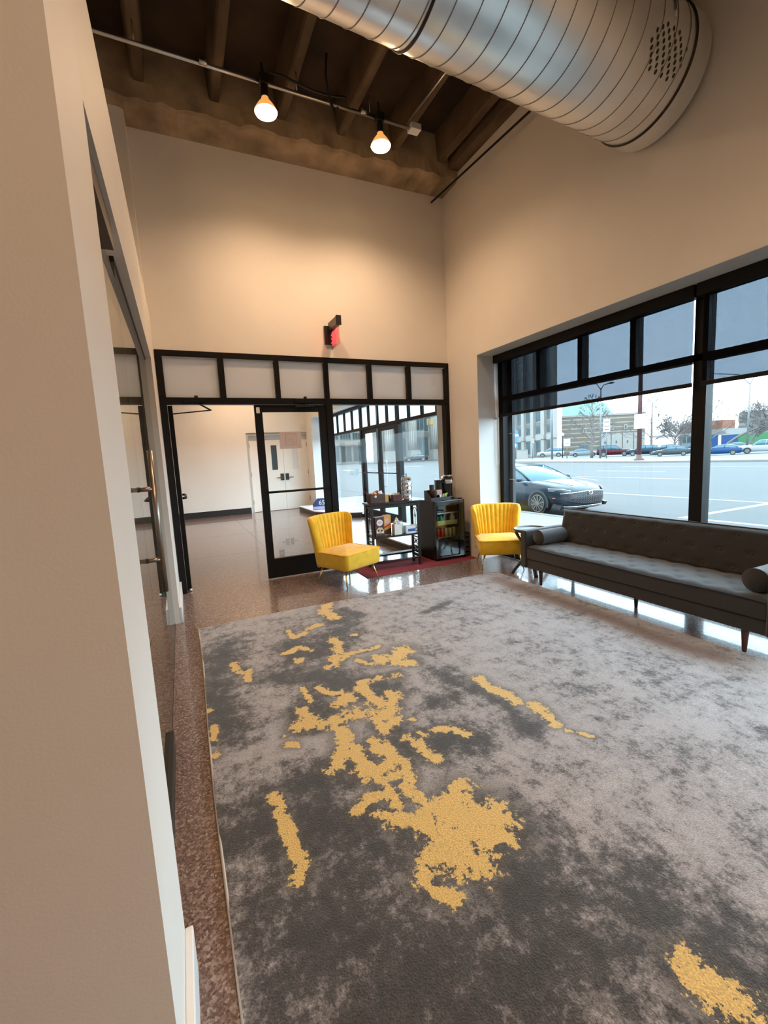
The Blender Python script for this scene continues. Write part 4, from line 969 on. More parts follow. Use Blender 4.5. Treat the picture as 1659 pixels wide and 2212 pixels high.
t = thing('black_pipe', 'thin black pipe running high along the street wall', 'pipe', (3.5, 3.65, 4.75)); MB().tube([(-.10, 1.77, .035), (-.02, 0, .0), (.03, -1.4, -.02)], .012, 8).obj('pipe', 'frame_black', t)
# spiral duct
t = thing('spiral_duct', 'big galvanised spiral duct ending at the street wall', 'duct', (3.57, 2.442, 4.127))
DR = .395; XS = -3.4; slope = .058
ax = lambda x: Vector((x, slope*x, 0))
def dp(x, a, r): p = ax(x); return (p.x, p.y+r*math.cos(a), p.z+r*math.sin(a))
MB().grid(lambda u, v: dp(XS+(-.20-XS)*u, 2*PI*v, DR), 40, 72, cv=True).obj('barrel', 'galvanised', t, fix=False)
hx = [dp(-.20+(XS+.2)*i/2400, 2*PI*i/108, DR+.001) for i in range(2400)]
MB().tube(hx, .003, 5).obj('spiral_seam', 'seam_metal', t, fix=False)
for x in (-.20, -2.15):
    MB().tube([dp(x, a, DR+.004) for a in np.linspace(0, 2*PI, 73)[:-1]], .008, 8, closed=True).obj('joint_ring', 'frame_bronze', t)
MB().grid(lambda u, v: dp(-.20+.17*u, 2*PI*v, DR+.006), 4, 72, cv=True).obj('end_collar', 'galvanised', t, fix=False)
MB().rings([[dp(x, a, r) for a in np.linspace(0, 2*PI, 73)[:-1]] for x, r in ((-.03, DR+.006), (-.022, DR-.01), (-.012, .1))]).obj('end_cap', 'galvanised', t)
hm = MB()
for j in range(9):
    for i in range(7):
        a = math.radians(-137.5-3.9*j); x = -.67+.064*i+(.032 if j % 2 else 0)+.012*j
        if abs((x+.44)/.215)+abs((j-4)/4.6)*.62 < 1.05 and x < -.26:
            c_ = Vector(dp(x, a, DR+.0015)); tt = Vector((0, -math.sin(a), math.cos(a)))
            hm.add([c_+Vector((1, 0, 0))*.0095*math.cos(q)+tt*.0135*math.sin(q) for q in np.linspace(0, 2*PI, 11)[:-1]], [tuple(range(10))])
h = hm.obj('perforation', 'black_plastic', t, fix=False); h['kind'] = 'stuff'
for x in (-.45, -2.3):
    MB().tube([dp(x, a, DR+.006) for a in np.linspace(PI*1.02, -.02*PI, 30)] , .006, 6).obj('hanger_band', 'steel', t)
    p = ax(x); MB().tube([(p.x, p.y+DR*.7, .28), (p.x, p.y+DR*.7, ZD-4.13)], .003, 6).tube([(p.x, p.y-DR*.7, .28), (p.x, p.y-DR*.7, ZD-4.13)], .003, 6).obj('hanger_wire', 'steel', t)
mk('far_window_teal', (.030, .058, .062), .4, var=.4, vscale=.5, spec=.15)
mk('grille_metal', (.10, .11, .12), .45, metal=.6)
# ================================================================== street
UN = 1.19                   # plan unit of the street block in metres
GZ = -.45                   # street level below the shop floor
def P(l): return [(x*UN, y*UN) for x, y in l]
struct('ground', box(4.2, 190, -140, 300, GZ-.2, GZ-.01), 'asphalt', 'grey asphalt of the street and crossing')
rd = struct('road', box(8.95, 41.2, -130, 290, GZ-.01, GZ), 'asphalt', 'wide grey asphalt street')
sw = sgroup('sidewalk_near', 'pale concrete sidewalk outside the window')
for i in range(-8, 12): box(4.21, 8.74, 1.55*i+.012, 1.55*i+1.55, GZ, -.33).obj('slab', 'sidewalk_concrete', sw)
struct('kerb_near', box(8.75, 8.95, -13, 19.0, GZ-.01, -.325), 'kerb_concrete', 'concrete kerb along the near sidewalk')
struct('sidewalk_base', box(4.06, 8.74, -20, 19.5, GZ-.05, -.36), 'sidewalk_concrete', 'concrete bed of the near sidewalk')
for i, (x, y0, y1) in enumerate([(12.9, 2, 14.5), (19.4, 10.8, 17.2), (24.3, 15.6, 20), (19.4, 24, 32), (24.3, 27, 36), (19.4, -4, 4), (24.3, 2, 10), (29.3, 12, 22), (29.3, 30, 40)]):
    box(x*UN-.07, x*UN+.07, y0*UN, y1*UN, GZ, GZ+.004).obj('lane_line', 'lane_paint', rd)
MB().box(11.2, 15.7, 6.66, 6.84, GZ, GZ+.004).box(11.2, 11.38, 2.6, 6.66, GZ, GZ+.004).obj('lane_line', 'lane_paint', rd)
for k in range(9): box(12+3.1*k, 13+3.1*k, 65.5, 69.6, GZ, GZ+.004).obj('crossing_bar', 'lane_paint', rd)
sf = sgroup('sidewalk_far', 'pale concrete sidewalk across the street')
MB().prism(P([(35.2, -60), (38.6, -60), (38.6, 24), (44, 46), (40.2, 46), (35.2, 24)]), GZ-.01, GZ+.17, 'z').obj('slab', 'sidewalk_concrete', sf)
MB().prism(P([(34.8, -60), (35.2, -60), (35.2, 24), (40.2, 46), (39.8, 46), (34.8, 24)]), GZ-.01, GZ+.15, 'z').obj('kerb', 'kerb_concrete', sf)
struct('parking_lot', MB().prism(P([(38.6, -60), (120, -60), (120, 62), (46, 62), (44, 46), (38.6, 24)]), GZ-.05, GZ+.03, 'z'), 'lot', 'concrete parking lot across the street')
struct('verge', MB().prism(P([(60, 8), (92, 8), (92, 33), (68, 33)]), GZ+.03, GZ+.4, 'z'), 'grass_dry', 'dry grass bank behind the parking lot')

# ------------------------------------------------------------------ cars
def loft_car(t, paint, kind, detail):
    """car along local +X = front; returns nothing, adds parts to t"""
    if kind == 'sedan':
        Lg, H, belt = 4.8, 1.44, .93
        st = [(2.41, .42, .57, .28), (2.37, .30, .64, .52), (2.28, .25, .70, .69), (2.14, .22, .765, .81), (1.95, .20, .82, .88), (1.55, .20, .89, .925), (.95, .20, .96, .93), (0, .20, .96, .93), (-1.2, .20, .98, .93), (-1.9, .22, 1.00, .90), (-2.28, .28, .96, .82), (-2.40, .40, .88, .70)]
        gh = [(1.05, .94, .80, .80), (.55, 1.20, .78, .70), (.12, 1.37, .77, .62), (-.35, 1.435, .77, .60), (-1.0, 1.40, .76, .60), (-1.55, 1.22, .74, .60), (-2.0, 1.0, .72, .68)]
    else:
        Lg, H, belt = 4.8, 1.75, 1.05
        st = [(2.40, .40, .78, .66), (2.34, .28, .92, .82), (2.1, .25, 1.0, .90), (1.5, .25, 1.06, .94), (.9, .25, 1.08, .95), (-1.5, .25, 1.08, .95), (-2.2, .28, 1.08, .93), (-2.38, .40, 1.04, .85)]
        gh = [(1.05, 1.07, .84, .84), (.62, 1.40, .82, .74), (.25, 1.66, .80, .68), (-.3, 1.74, .80, .67), (-1.6, 1.72, .80, .67), (-2.1, 1.60, .80, .68), (-2.3, 1.10, .82, .80)]
    def sec(s):
        x, zb, zt, hw = s; h = zt-zb
        half = [(0, zb), (hw*.86, zb), (hw*.965, zb+h*.12), (hw*1.0, zb+h*.42), (hw*.985, zb+h*.70), (hw*.95, zt-.06), (hw*.82, zt-.012), (hw*.45, zt+.012), (0, zt+.02)]
        return [(x, y, z) for y, z in half] + [(x, -y, z) for y, z in half[-2:0:-1]]
    # refine stations
    S = []
    for a, b_ in zip(st[:-1], st[1:]):
        n_ = 3
        for i in range(n_): f = i/n_; S.append(tuple(a[k]*(1-f)+b_[k]*f for k in range(4)))
    S.append(st[-1])
    bd = MB().rings([sec(s) for s in S]).obj('body', paint, t)
    def gsec(s):
        x, zt, wb_, wt = s; zb = belt-.04
        if zt < zb+.06: zt = zb+.06
        half = [(0, zb), (wb_, zb), (wb_*.5+wt*.5+.01, (zb+zt)/2), (wt+.02, zt-.05), (wt-.05, zt-.005), (0, zt+.012)]
        return [(x, y, z) for y, z in half] + [(x, -y, z) for y, z in half[-2:0:-1]]
    gl = MB().rings([gsec(s) for s in gh]).obj('windows', 'car_glass', t)
    # roof skin and pillars over the glass
    rf = MB()
    i0, i1 = 2, len(gh)-2
    rs = []
    for s in gh[i0:i1+1]:
        x, zt, wb_, wt = s
        rs.append([(x, y, z+.006) for y, z in [(-(wt+.022), zt-.055), (-(wt-.05), zt-.003), (0, zt+.014), (wt-.05, zt-.003), (wt+.022, zt-.055)]])
    n_ = len(rs); v = [p for r in rs for p in r]; rf.add(v, [(i*5+j, i*5+j+1, (i+1)*5+j+1, (i+1)*5+j) for i in range(n_-1) for j in range(4)], True)
    for s in (-1, 1):
        rf.tube([(g_[0], s*(g_[3]+.012), g_[1]-.03) for g_ in gh], [.03]*len(gh), 6)
        xs = [-.45] if kind == 'sedan' else [-.35, -1.35]
        for xb in xs: rf.tube([(xb, s*.80, belt-.02), (xb-.1, s*.64 if kind == 'sedan' else s*.69, H-.06)], .035, 6)
    rf.obj('roof', paint, t, fix=False)
    R = .33 if kind == 'sedan' else .37
    for sx in (1.42, -1.42):
        for s in (-1, 1):
            yy = s*(.905 if kind == 'sedan' else .925)
            ac = MB()
            ac.prism([(sx+(R+.065)*math.cos(a), R+.0+(R+.065)*math.sin(a)) for a in np.linspace(-.25, PI+.25, 22)], yy-s*.1, yy+s*.028, 'y').obj('wheel_arch', 'black_plastic', t)
            wh = MB()
            wh.cyl((sx, yy-s*.18, R), (sx, yy+s*.032, R), R, n=36)
            w2 = wh.obj('wheel', 'tyre', t)
            rm = MB()
            if detail:
                rm.tube([(sx+(R-.085)*math.cos(a), yy+s*.036, R+(R-.085)*math.sin(a)) for a in np.linspace(0, 2*PI, 37)[:-1]], .012, 6, closed=True)
                for k in range(10):
                    a = 2*PI*k/10; a2 = a+.25
                    rm.bar((sx+.04*math.cos(a), yy+s*.042, R+.04*math.sin(a)), (sx+(R-.085)*math.cos(a2), yy+s*.040, R+(R-.085)*math.sin(a2)), .028, .02, (0, 1, 0))
                rm.cyl((sx, yy+s*.03, R), (sx, yy+s*.05, R), .05, n=16)
                MB().cyl((sx, yy+s*.028, R), (sx, yy+s*.0335, R), R-.08, n=30).obj('wheel_well', 'black_plastic', w2)
            else:
                rm.cyl((sx, yy+s*.03, R), (sx, yy+s*.04, R), R-.12, n=18)
            rm.obj('rim', 'alloy', w2)
    for s in (-1, 1):
        MB().sph((.72, s*1.0, belt+.06), (.07, .10, .06), 12, 8).obj('mirror', paint, t)
        if not detail:
            MB().sph((2.22, s*.62, .70 if kind == 'sedan' else .88), (.12, .16, .06), 10, 6).obj('headlight', 'light_lens', t)
            MB().sph((-2.28, s*.68, .88 if kind == 'sedan' else 1.0), (.10, .10, .09), 10, 6).obj('tail_light', 'tail_red', t)
    return bd
def car(label, x, y, z, rz, paint, kind='sedan', detail=False, sc=1.0, grp='cars parked across the street'):
    t = thing('car', label, 'car', (x, y, z), rz, grp); loft_car(t, paint, kind, detail); t.scale = (sc,)*3; return t
# dark sedan parked at the near kerb, nose towards the viewer's right
nc = car('dark blue-grey sedan with a wide mesh grille parked at the near kerb', 10.2, 11.03, GZ, -PI/2, 'car_dark', 'sedan', True, 1.0, None)
# its front end: grille, emblem, headlights, lower lip, creases
def nose(y, z, o=0):
    """front skin of the sedan at lateral y, height z"""
    return 2.43-.45*abs(y/.875)**4.2-.12*abs(z-.5)+o
gp = MB(); NYg, NZg = 33, 9
def gpt(u, v, o):
    y = (-.80+1.60*u); top = .675-.05*abs(2*u-1)**2; bot = .33+.13*abs(2*u-1)**2.0
    z = bot+(top-bot)*v; return (nose(y, z, o), y, z)
gp.grid(lambda u, v: gpt(u, v, .012), NYg, NZg)
g_ = gp.obj('grille', 'black_plastic', nc, fix=False)
for j in range(6):
    v = (j+.6)/6.4
    pth = [gpt(i/36, min(1, max(0, v+(.06 if i % 2 else -.06))), .022) for i in range(37)]
    MB().tube(pth, .005, 5).obj('grille_bar', 'grille_metal', g_)
MB().tube([gpt(i/40, 1.02, .016) for i in range(41)], .010, 6).obj('grille_trim', 'chrome', g_)
o1 = MB().tube([(0, .075*math.cos(a), .046*math.sin(a)) for a in np.linspace(0, 2*PI, 33)[:-1]], .008, 8, closed=True)
o1.bar((0, -.040, -.036), (0, -.016, .036), .012, .016, (1, 0, 0)).bar((0, .016, -.036), (0, .040, .036), .012, .016, (1, 0, 0)).bar((0, -.03, -.004), (0, .03, .004), .012, .014, (1, 0, 0))
o1.move((nose(0, .63, .034), 0, .625)); o1.obj('emblem_badge', 'chrome', nc)
for s in (-1, 1):
    hl_ = MB()
    def hp(u, v):
        y = s*(.60+.30*u); z = .665+.06*u+.085*v*(1-.55*abs(u-.45)); x = 2.43-.45*(abs(y)/.875)**4.2-.10*abs(z-.5)-.10*u; return (x, y+s*.012, z-.03)
    hl_.grid(hp, 12, 6).obj('headlight', 'light_lens', nc, fix=False)
    MB().tube([hp(i/10, 1.12) for i in range(11)], .008, 6).obj('light_strip', 'chrome', nc)
    MB().tube([(1.95, s*.86, .885), (1.4, s*.905, .93), (.6, s*.93, .955), (-1.6, s*.93, .98)], .007, 6).obj('shoulder_line', 'steel', nc)
    MB().sph((1.98, s*.885, .50), (.07, .025, .018), 10, 6).obj('side_marker', 'marker_orange', nc)
    MB().prism([(2.26, .30), (1.98, .36), (1.90, .24), (2.2, .20)], s*.80, s*.90, 'y').obj('bumper_vent', 'black_plastic', nc)
MB().tube([(nose(.84*k/10-.0, .3, -.02), .84*k/10, .235) for k in range(-10, 11)], .022, 8).obj('front_lip', 'black_plastic', nc)
MB().tube([(nose(.80*k/10-.0, .3, .0), .80*k/10, .275) for k in range(-10, 11)], .007, 6).obj('lip_trim', 'chrome', nc)
for s in (-1, 1): MB().tube([(2.12, s*.30, .822), (1.5, s*.46, .915), (1.08, s*.55, .965)], .006, 6).obj('hood_crease', 'car_dark', nc)

def perp(x, y): return math.atan2(y, x)-PI/2
Q = 1.05*UN
for lab, x, y, paint, kind, flip, sc in [
 ('white SUV parked in front of the limestone building', 57.2, 56.3, 'car_white', 'suv', 1, 1.02),
 ('silver sedan parked before the striped brick building', 54.4, 47.0, 'car_silver', 'sedan', 0, .95),
 ('dark red SUV parked beside the rust-coloured pole', 52.0, 40.2, 'car_red', 'suv', 0, .98),
 ('navy SUV parked just past the rust-coloured pole', 52.5, 36.6, 'car_navy', 'suv', 1, .85),
 ('black SUV parked under the first bare tree of the lot', 56.3, 36.4, 'car_black', 'suv', 1, .80),
 ('grey wagon with red tail lights on the lot edge', 48.2, 30.3, 'car_grey', 'sedan', 1, .85),
 ('bright blue car beside the window mullion', 47.4, 25.2, 'car_blue', 'sedan', 1, .80),
 ('white boxy SUV at the right end of the parked row', 50.4, 23.2, 'car_white', 'suv', 1, .85),
 ('pale blue car parked behind the white boxy SUV', 60.0, 30.5, 'car_silver', 'sedan', 1, .85),
 ('teal car parked deeper in the lot under the trees', 62.5, 36.5, 'car_teal', 'sedan', 0, .80),
 ('white hatchback parked between the bare trees', 60.5, 41.0, 'car_white', 'sedan', 0, .75),
 ('low white car just behind the bright blue car', 52.6, 27.6, 'car_white', 'sedan', 1, .75)]:
    car(lab, x*Q, y*Q, GZ+.03, perp(x, y)+(PI if flip else 0), paint, kind, False, sc*1.09)
car('dark sedan driving past the columned building', 54.6*UN, 98.5*UN, GZ, perp(57, 104)+PI, 'car_black', 'sedan', False, 1.5, None)

# ------------------------------------------------------------------ buildings
def facade(name, label, p0, p1, H, depth, mat, cat='building', skew=0):
    """block standing on the segment p0-p1 (front); local x along the front, y into the block"""
    a = math.atan2(p1[1]-p0[1], p1[0]-p0[0]); ln = math.hypot(p1[0]-p0[0], p1[1]-p0[1])
    t = thing(name, label, cat, (p0[0]*UN, p0[1]*UN, GZ), a); t.scale = (UN, UN, UN)
    MB().prism([(0, 0), (ln, 0), (ln+skew, depth), (skew, depth)], 0, H, 'z').obj('wall', mat, t); return t, ln
def far_window(t, x0, x1, z0, z1, div=2, y=-.02, pane='far_window'):
    g = box(x0, x1, y-.02, y+.06, z0, z1).obj('window', 'far_frame', t)
    n_ = div; s = (x1-x0)/n_
    for i in range(n_): box(x0+s*i+.08, x0+s*(i+1)-.08, y-.05, y-.021, z0+.1, z1-.1).obj('pane', pane, g)
# limestone corner building
t, ln = facade('office_building', 'tall limestone building with pilasters seen through the long window', (62.5, 72.8), (52.9, 50.7), 24, 4.6, 'limestone', skew=-12); t.location = (62.5*1.43, 72.8*1.43, GZ); t.scale = (1.43, 1.43, 1.43)
bays = 5; bw = ln/bays
for i in range(bays+1):
    x = min(max(i*bw, .7), ln-.7)
    box(x-.75, x+.75, -.45, 0, 0, 24).obj('pilaster', 'limestone_pale', t); box(x-.95, x+.95, -.6, 0, 2.9, 3.5).obj('pilaster_base', 'limestone_pale', t)
for i in range(bays):
    x0, x1 = i*bw+.95, (i+1)*bw-.95
    far_window(t, x0, x1, .3, 2.7, 2)
    box(x0, x1, -.2, 0, 2.75, 3.7).obj('spandrel', 'limestone_pale', t)
    z = 3.8
    for k, h in enumerate((1.3, 2.3, 2.3, 2.3, 2.3, 2.3, 2.3)):
        far_window(t, x0, x1, z, z+h, 3); box(x0, x1, -.15, 0, z+h+.05, z+h+.65).obj('spandrel', 'spandrel', t); z += h+.75
# striped brick building with teal roof
t, ln = facade('brick_building', 'low striped brick building with a teal roof across the street', (54.7, 51.5), (66.5, 46.0), 6.1, 14, 'striped_brick', skew=5.6); t.location = (54.7*1.49, 51.5*1.49, GZ); t.scale = (1.49, 1.49, 1.43)
MB().prism([(-.05, -.08), (ln+.05, -.08), (ln+5.65, 14), (5.55, 14)], 6.1, 6.4, 'z').obj('parapet', 'limestone', t)
for i in range(4):
    x0 = ln*.46+i*ln*.135; box(x0, x0+ln*.125, -.12, 0, .2, 3.2).obj('panel', 'limestone_pale', t); box(x0+ln*.05, x0+ln*.065, -.16, -.12, 1.6, 2.0).obj('vent', 'far_window', t)
for x, z in ((.27, 3.9), (.60, 4.1), (.76, 4.2)):
    g = box(ln*x-.28, ln*x+.28, -.14, 0, z-.35, z+.35).obj('window', 'limestone_pale', t); box(ln*x-.12, ln*x+.12, -.2, -.14, z-.2, z+.2).obj('pane', 'far_window', g)
g = box(ln*.22, ln*.33, -.1, 0, 0, 1.7).obj('doorway', 'spandrel', t); box(ln*.235, ln*.315, -.14, -.1, 0, 1.5).obj('pane', 'far_window', g)
MB().add([(.9, 2, 6.4), (9.2, 2, 6.4), (9.4, 6, 8.9), (2.5, 6, 8.9), (5.7, 13.9, 6.4), (13.8, 13.9, 6.4), (11, 10, 8.9), (4.1, 10, 8.9)], [(0, 1, 2, 3), (1, 5, 6, 2), (5, 4, 7, 6), (4, 0, 3, 7), (3, 2, 6, 7), (0, 4, 5, 1)]).obj('roof', 'roof_green', t)
# columned limestone building beyond the crossing
t, ln = facade('columned_building', 'pale limestone building with giant fluted columns beyond the crossing', (45.6, 105), (92, 113), 18, 15, 'limestone', skew=10.2)
for i in range(6):
    x = 4.7+i*7.9
    n_ = 24; r = 1.32
    MB().lathe([(r*1.0, 3.0), (r*.97, 6), (r*.93, 14.5)], n_, (x, -.6, 0)).obj('column', 'limestone_pale', t)
    for k in range(8):
        a = PI+PI*(k+.5)/8; MB().tube([(x+r*1.01*math.cos(a), -.6+r*1.01*math.sin(a), 3.6), (x+r*.94*math.cos(a), -.6+r*.94*math.sin(a), 14.4)], .07, 4).obj('flute', 'limestone', t)
    box(x-1.75, x+1.75, -2.1, .4, 0, 2.5).obj('pedestal', 'limestone_pale', t); box(x-1.55, x+1.55, -1.9, .3, 2.5, 3.0).obj('base_moulding', 'limestone', t)
    if i < 5:
        x0, x1 = x+1.75, x+6.15
        far_window(t, x0, x1, 1.2, 6.4, 2, pane='far_window_teal'); box(x0, x1, -.3, 0, 6.5, 7.8).obj('spandrel', 'spandrel', t); far_window(t, x0, x1, 8.0, 11.6, 3, pane='far_window_teal')
        box(x0, x1, -.3, 0, 11.7, 12.6).obj('spandrel', 'spandrel', t); far_window(t, x0, x1, 12.7, 14.3, 3, pane='far_window_teal')
box(-.5, ln+.5, -2.4, 0, 14.6, 17).obj('entablature', 'limestone_pale', t)
# shopfront block left of it
t, ln = facade('shop_building', 'pale shop building with big windows beyond the crossing', (36, 128), (54, 131), 10.5, 12, 'limestone_pale')
for i in range(4): far_window(t, .8+i*4.4, 4.6+i*4.4, .6, 5.4, 2, pane='far_window_teal'); far_window(t, .8+i*4.4, 4.6+i*4.4, 7.4, 9.6, 4, pane='far_window_teal')
box(0, ln, -.6, 0, 5.6, 6.3).obj('cornice', 'limestone', t)
# things further off behind the trees
t, ln = facade('parking_garage', 'pale parking garage with open decks on the horizon', (118, 59), (118, 40), 7.6, 20, 'pale_wall')
for k in range(3): box(0, ln, -.3, 0, 1.6+1.9*k, 2.6+1.9*k).obj('deck_opening', 'spandrel', t); 
t, ln = facade('orange_building', 'low pale building with orange upper walls behind the bare trees', (92, 56.6), (92, 48.6), 3.6, 8, 'pale_wall')
box(.4, 2.0, -.05, 4, 3.6, 5.0).obj('orange_block', 'orange_wall', t); box(4.6, ln, -.05, 4, 3.6, 5.2).obj('orange_block', 'orange_wall', t)
for i in range(3): far_window(t, .8+i*2.6, 2.6+i*2.6, 1.2, 2.6, 2)
t, ln = facade('blue_hoarding', 'blue hoarding with a green end behind the parking lot', (84, 46), (84, 38), 2.3, .3, 'blue_wall', 'hoarding'); box(ln*.5, ln, -.05, 0, .0, 2.3).obj('green_panel', 'green_wall', t)
t, ln = facade('shelter', 'low open shelter with white posts behind the parked cars', (70, 47), (73, 38.5), .0001+.2, 5, 'pale_wall', 'shelter')
for i in range(4): box(.4+i*2.7, .7+i*2.7, 0, .3, .2, 2.4).obj('post', 'sign_white', t)
box(-.4, ln+.4, -.4, 5, 2.4, 2.75).obj('shelter_roof', 'pale_wall', t)

# ------------------------------------------------------------------ trees, poles, signs
def bare_tree(label, x, y, h, lean=(0, 0), spread=.45, seed=1, conical=False):
    t = thing('bare_tree', label, 'tree', (x*UN, y*UN, GZ), 0, 'bare winter trees across the street')
    t.scale = (UN, UN, UN); rr = random.Random(seed); tr = MB(); br = MB()
    tp = [Vector((lean[0]*s*s*h, lean[1]*s*s*h, h*s*(.9 if conical else .45))) for s in np.linspace(0, 1, 7)]
    tr.tube(tp, [h*.022*(1-.85*i/6) if conical else h*.028*(1-.5*i/6) for i in range(7)], 7).obj('trunk', 'bark', t)
    def grow(p, d, l, r, n):
        q = p+d*l; m_ = (p+q)/2+Vector((rr.uniform(-1, 1), rr.uniform(-1, 1), rr.uniform(-1, 1)))*l*.07
        r = max(r, .022); br.tube([p, m_, q], [r, r*.85, r*.7], 4, cap=False)
        if n == 0: return
        for k in range(rr.choice((2, 3)) if conical else 3):
            nd = (d+Vector((rr.uniform(-1, 1), rr.uniform(-1, 1), rr.uniform(-.5, .8)))*spread*1.5).normalized(); grow(q, nd, l*rr.uniform(.6, .8), r*.6, n-1)
    if conical:
        for i in range(34):
            s = .22+.75*i/34; p = Vector((lean[0]*s*s*h, lean[1]*s*s*h, h*s*.9)); a = i*2.4
            d = Vector((math.cos(a), math.sin(a), .25+.5*s)).normalized(); grow(p, d, h*.20*(1.15-s), h*.007*(1.2-s), 3)
    else:
        for i in range(12):
            s = .5+.5*i/12; p = tp[-1]*s; a = i*2.4; d = (Vector((math.cos(a)*.8, math.sin(a)*.8, .75))+Vector((lean[0], lean[1], 0))*1.2).normalized(); grow(p, d, h*.18, h*.012, 4)
    br.obj('branches', 'bark', t, fix=False)
bare_tree('conical bare tree in front of the striped brick building', 50.5, 42.4, 9.0, seed=2, conical=True)
bare_tree('conical bare tree right of the striped brick building', 60.5, 40.9, 8.6, seed=5, conical=True)
bare_tree('bushy bare tree between the first and second conical trees', 78, 47.5, 6.6, seed=8)
bare_tree('tall thin bare tree just left of the window mullion', 70, 38.6, 8.8, seed=9, conical=True)
bare_tree('leaning bare tree with a spreading crown right of the mullion', 64.0, 33.6, 7.2, (.35, -.5), .5, 11)
bare_tree('second spreading bare tree behind the leaning one', 72.0, 34.6, 7.6, (.1, -.2), .5, 14)
bare_tree('dark bare tree at the right end of the parked row', 60.5, 25.3, 9.2, seed=17, conical=True)
bare_tree('distant bare tree before the orange building', 82, 50.5, 8.0, seed=21)
bare_tree('low bushy bare tree before the open shelter', 63.0, 39.2, 5.4, seed=31)
# red-brown pole with a small notice plate
t = thing('street_pole', 'tall rust-coloured street pole with a white plate', 'street pole', (37.0*UN, 26.1*UN, GZ+.17)); t.scale = (UN, UN, UN)
MB().tube([(0, 0, 0), (0, 0, 14)], [.20, .13], 14).obj('shaft', 'red_oxide', t); MB().lathe([(.42, 0), (.42, .08), (.26, .2), (.21, .5)], 16).obj('foot', 'red_oxide', t)
o = box(-.42, .42, -.25, -.22, 2.75, 4.0).obj('plate', 'sign_white', t); o.rotation_euler = (0, 0, perp(37, 26))
def mast(label, x, y, h, arms, mat='pole_grey', r=.09):
    t = thing('street_lamp', label, 'street lamp', (x*UN, y*UN, GZ)); t.scale = (UN, UN, UN); MB().tube([(0, 0, 0), (0, 0, h)], [r*1.3, r*.7], 10).obj('mast', mat, t)
    for dx, dy, up in arms:
        a = MB().tube([(0, 0, h-.2), (dx*.3, dy*.3, h+up*.7), (dx, dy, h+up)], .05, 8).obj('arm', mat, t); MB().sph((dx*1.12, dy*1.12, h+up), (.35, .35, .11), 12, 6).obj('lamp_head', 'pole_grey', a)
mast('grey street lamp mast before the striped brick building', 47.9, 38.95, 8.6, [(-.9, 1.3, .8), (.6, -.8, .5)])
mast('tall street lamp with one long arm right of the window mullion', 60.5, 29.3, 7.9, [(-1.8, 2.9, 1.5), (.4, -.9, .9)])
# blue route sign
def sign_post(label, x, y, h, name='street_sign'):
    t = thing(name, label, 'sign', (x*UN, y*UN, GZ+.03), perp(x, y)); t.scale = (UN, UN, UN); MB().tube([(0, .05, 0), (0, .05, h)], .06, 6).obj('post', 'pole_grey', t); return t
t = sign_post('blue and red route shield sign with an arrow plate', 52.4, 59.4, 4.9, 'route_sign')
box(-.42, .42, -.05, 0, 4.25, 4.9).obj('top_plate', 'sign_blue', t)
MB().prism([(-.55, 3.85), (-.5, 3.4), (-.25, 2.95), (0, 2.8), (.25, 2.95), (.5, 3.4), (.55, 3.85)], -.05, 0, 'y').obj('shield', 'sign_blue', t)
MB().prism([(-.55, 3.86), (.55, 3.86), (.5, 4.22), (.2, 4.15), (0, 4.22), (-.2, 4.15), (-.5, 4.22)], -.05, 0, 'y').obj('shield_band', 'print_pink', t)
box(-.3, .3, -.05, 0, 1.95, 2.7).obj('arrow_plate', 'sign_blue', t); MB().box(-.04, .04, -.07, -.05, 2.05, 2.45).prism([(-.16, 2.42), (.16, 2.42), (0, 2.62)], -.07, -.05, 'y').obj('arrow', 'sign_white', t)
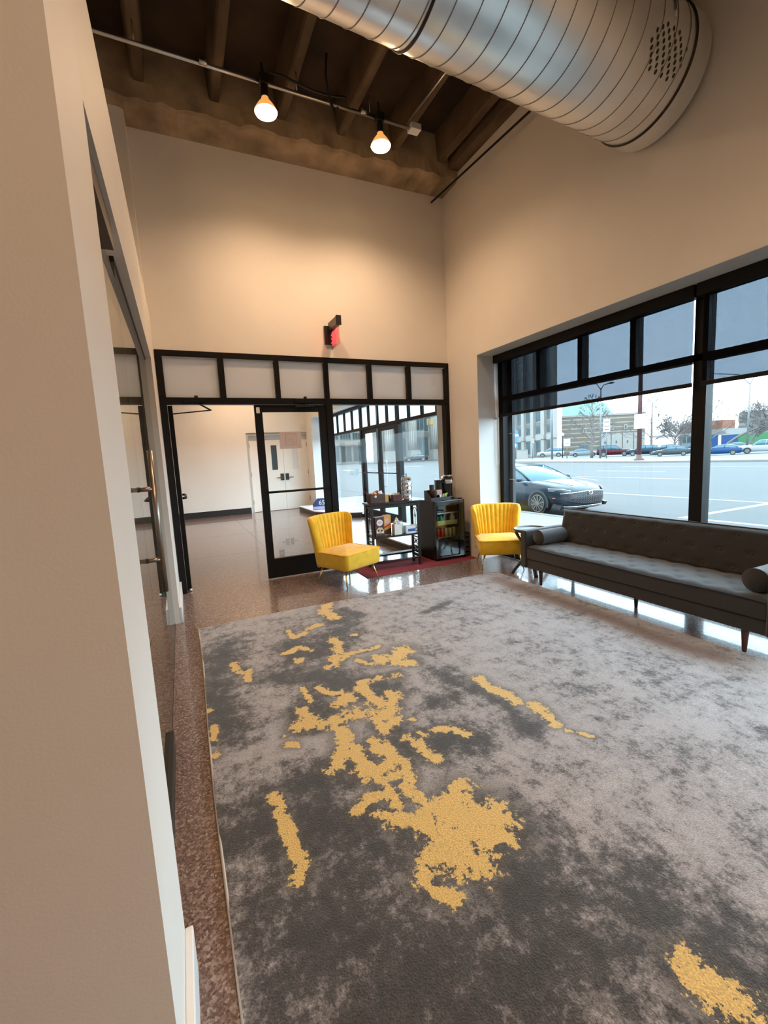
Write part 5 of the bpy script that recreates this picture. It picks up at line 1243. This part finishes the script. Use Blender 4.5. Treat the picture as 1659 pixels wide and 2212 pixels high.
t = sign_post('white street sign plate left of the silver sedan', 50.3, 46.4, 2.75); box(-.42, .42, -.05, 0, 1.75, 2.75).obj('plate', 'sign_white', t); box(-.25, .25, -.06, -.05, 2.05, 2.12).obj('printed_mark', 'spandrel', t); box(-.25, .25, -.06, -.05, 2.3, 2.36).obj('printed_mark', 'spandrel', t)
t = sign_post('tall white street sign plate above the dark red SUV', 47.3, 37.6, 4.9); box(-.36, .36, -.05, 0, 3.2, 4.7).obj('plate', 'sign_white', t)
for z in (3.4, 3.8, 4.3): box(-.25, .25, -.06, -.05, z, z+.14).obj('printed_mark', 'spandrel', t)
t = sign_post('pale green street sign plate before the limestone building', 52.6, 55.6, 3.4); box(-.30, .30, -.05, 0, 2.5, 3.3).obj('plate', 'limestone_pale', t)
t = thing('post_lantern', 'black post lantern with a white globe by the limestone corner', 'street lantern', (53.3*UN, 50.0*UN, GZ+.03)); t.scale = (UN, UN, UN); MB().tube([(0, 0, 0), (0, 0, 3.3)], .06, 8).obj('post', 'frame_black', t); MB().sph((0, 0, 3.55), .24).obj('globe', 'sign_white', t)
t = thing('utility_cabinet', 'pale grey utility cabinet beside the blue route sign', 'utility box', (52.5*UN, 57.9*UN, GZ+.03), perp(52.5, 57.9)); t.scale = (UN, UN, UN); box(-.9, .9, -.4, .4, 0, 1.5).obj('cabinet', 'limestone_pale', t); box(-.95, .95, -.45, .45, 1.5, 1.58).obj('cabinet_roof', 'pale_wall', t)
# traffic signal hung over the crossing
t = thing('traffic_signal', 'yellow traffic signal hanging over the crossing', 'traffic signal', (33.0*UN, 55.0*UN, 6.9), perp(33, 55)); box(-.55, -.05, -.2, .2, -.5, .5).obj('housing', 'signal_yellow', t, bevel=.05); box(.05, .5, -.2, .2, -.5, .5).obj('housing', 'signal_yellow', t, bevel=.05); MB().tube([(0, 0, .3), (0, 0, 6)], .04, 6).obj('drop_rod', 'pole_grey', t)
for z in (-.3, 0, .3): MB().cyl((-.3, -.24, z), (-.3, -.2, z), .12, n=12).obj('lens', 'black_plastic', t)
MB().tube([(-14, 0, 5.8), (0, 0, 5.6), (20, 0, 6.2)], .03, 6).obj('span_wire', 'pole_grey', t)
MB().tube([(20, 0, GZ-6.9), (20, 0, 6.4)], .16, 10).obj('signal_post', 'pole_grey', t)
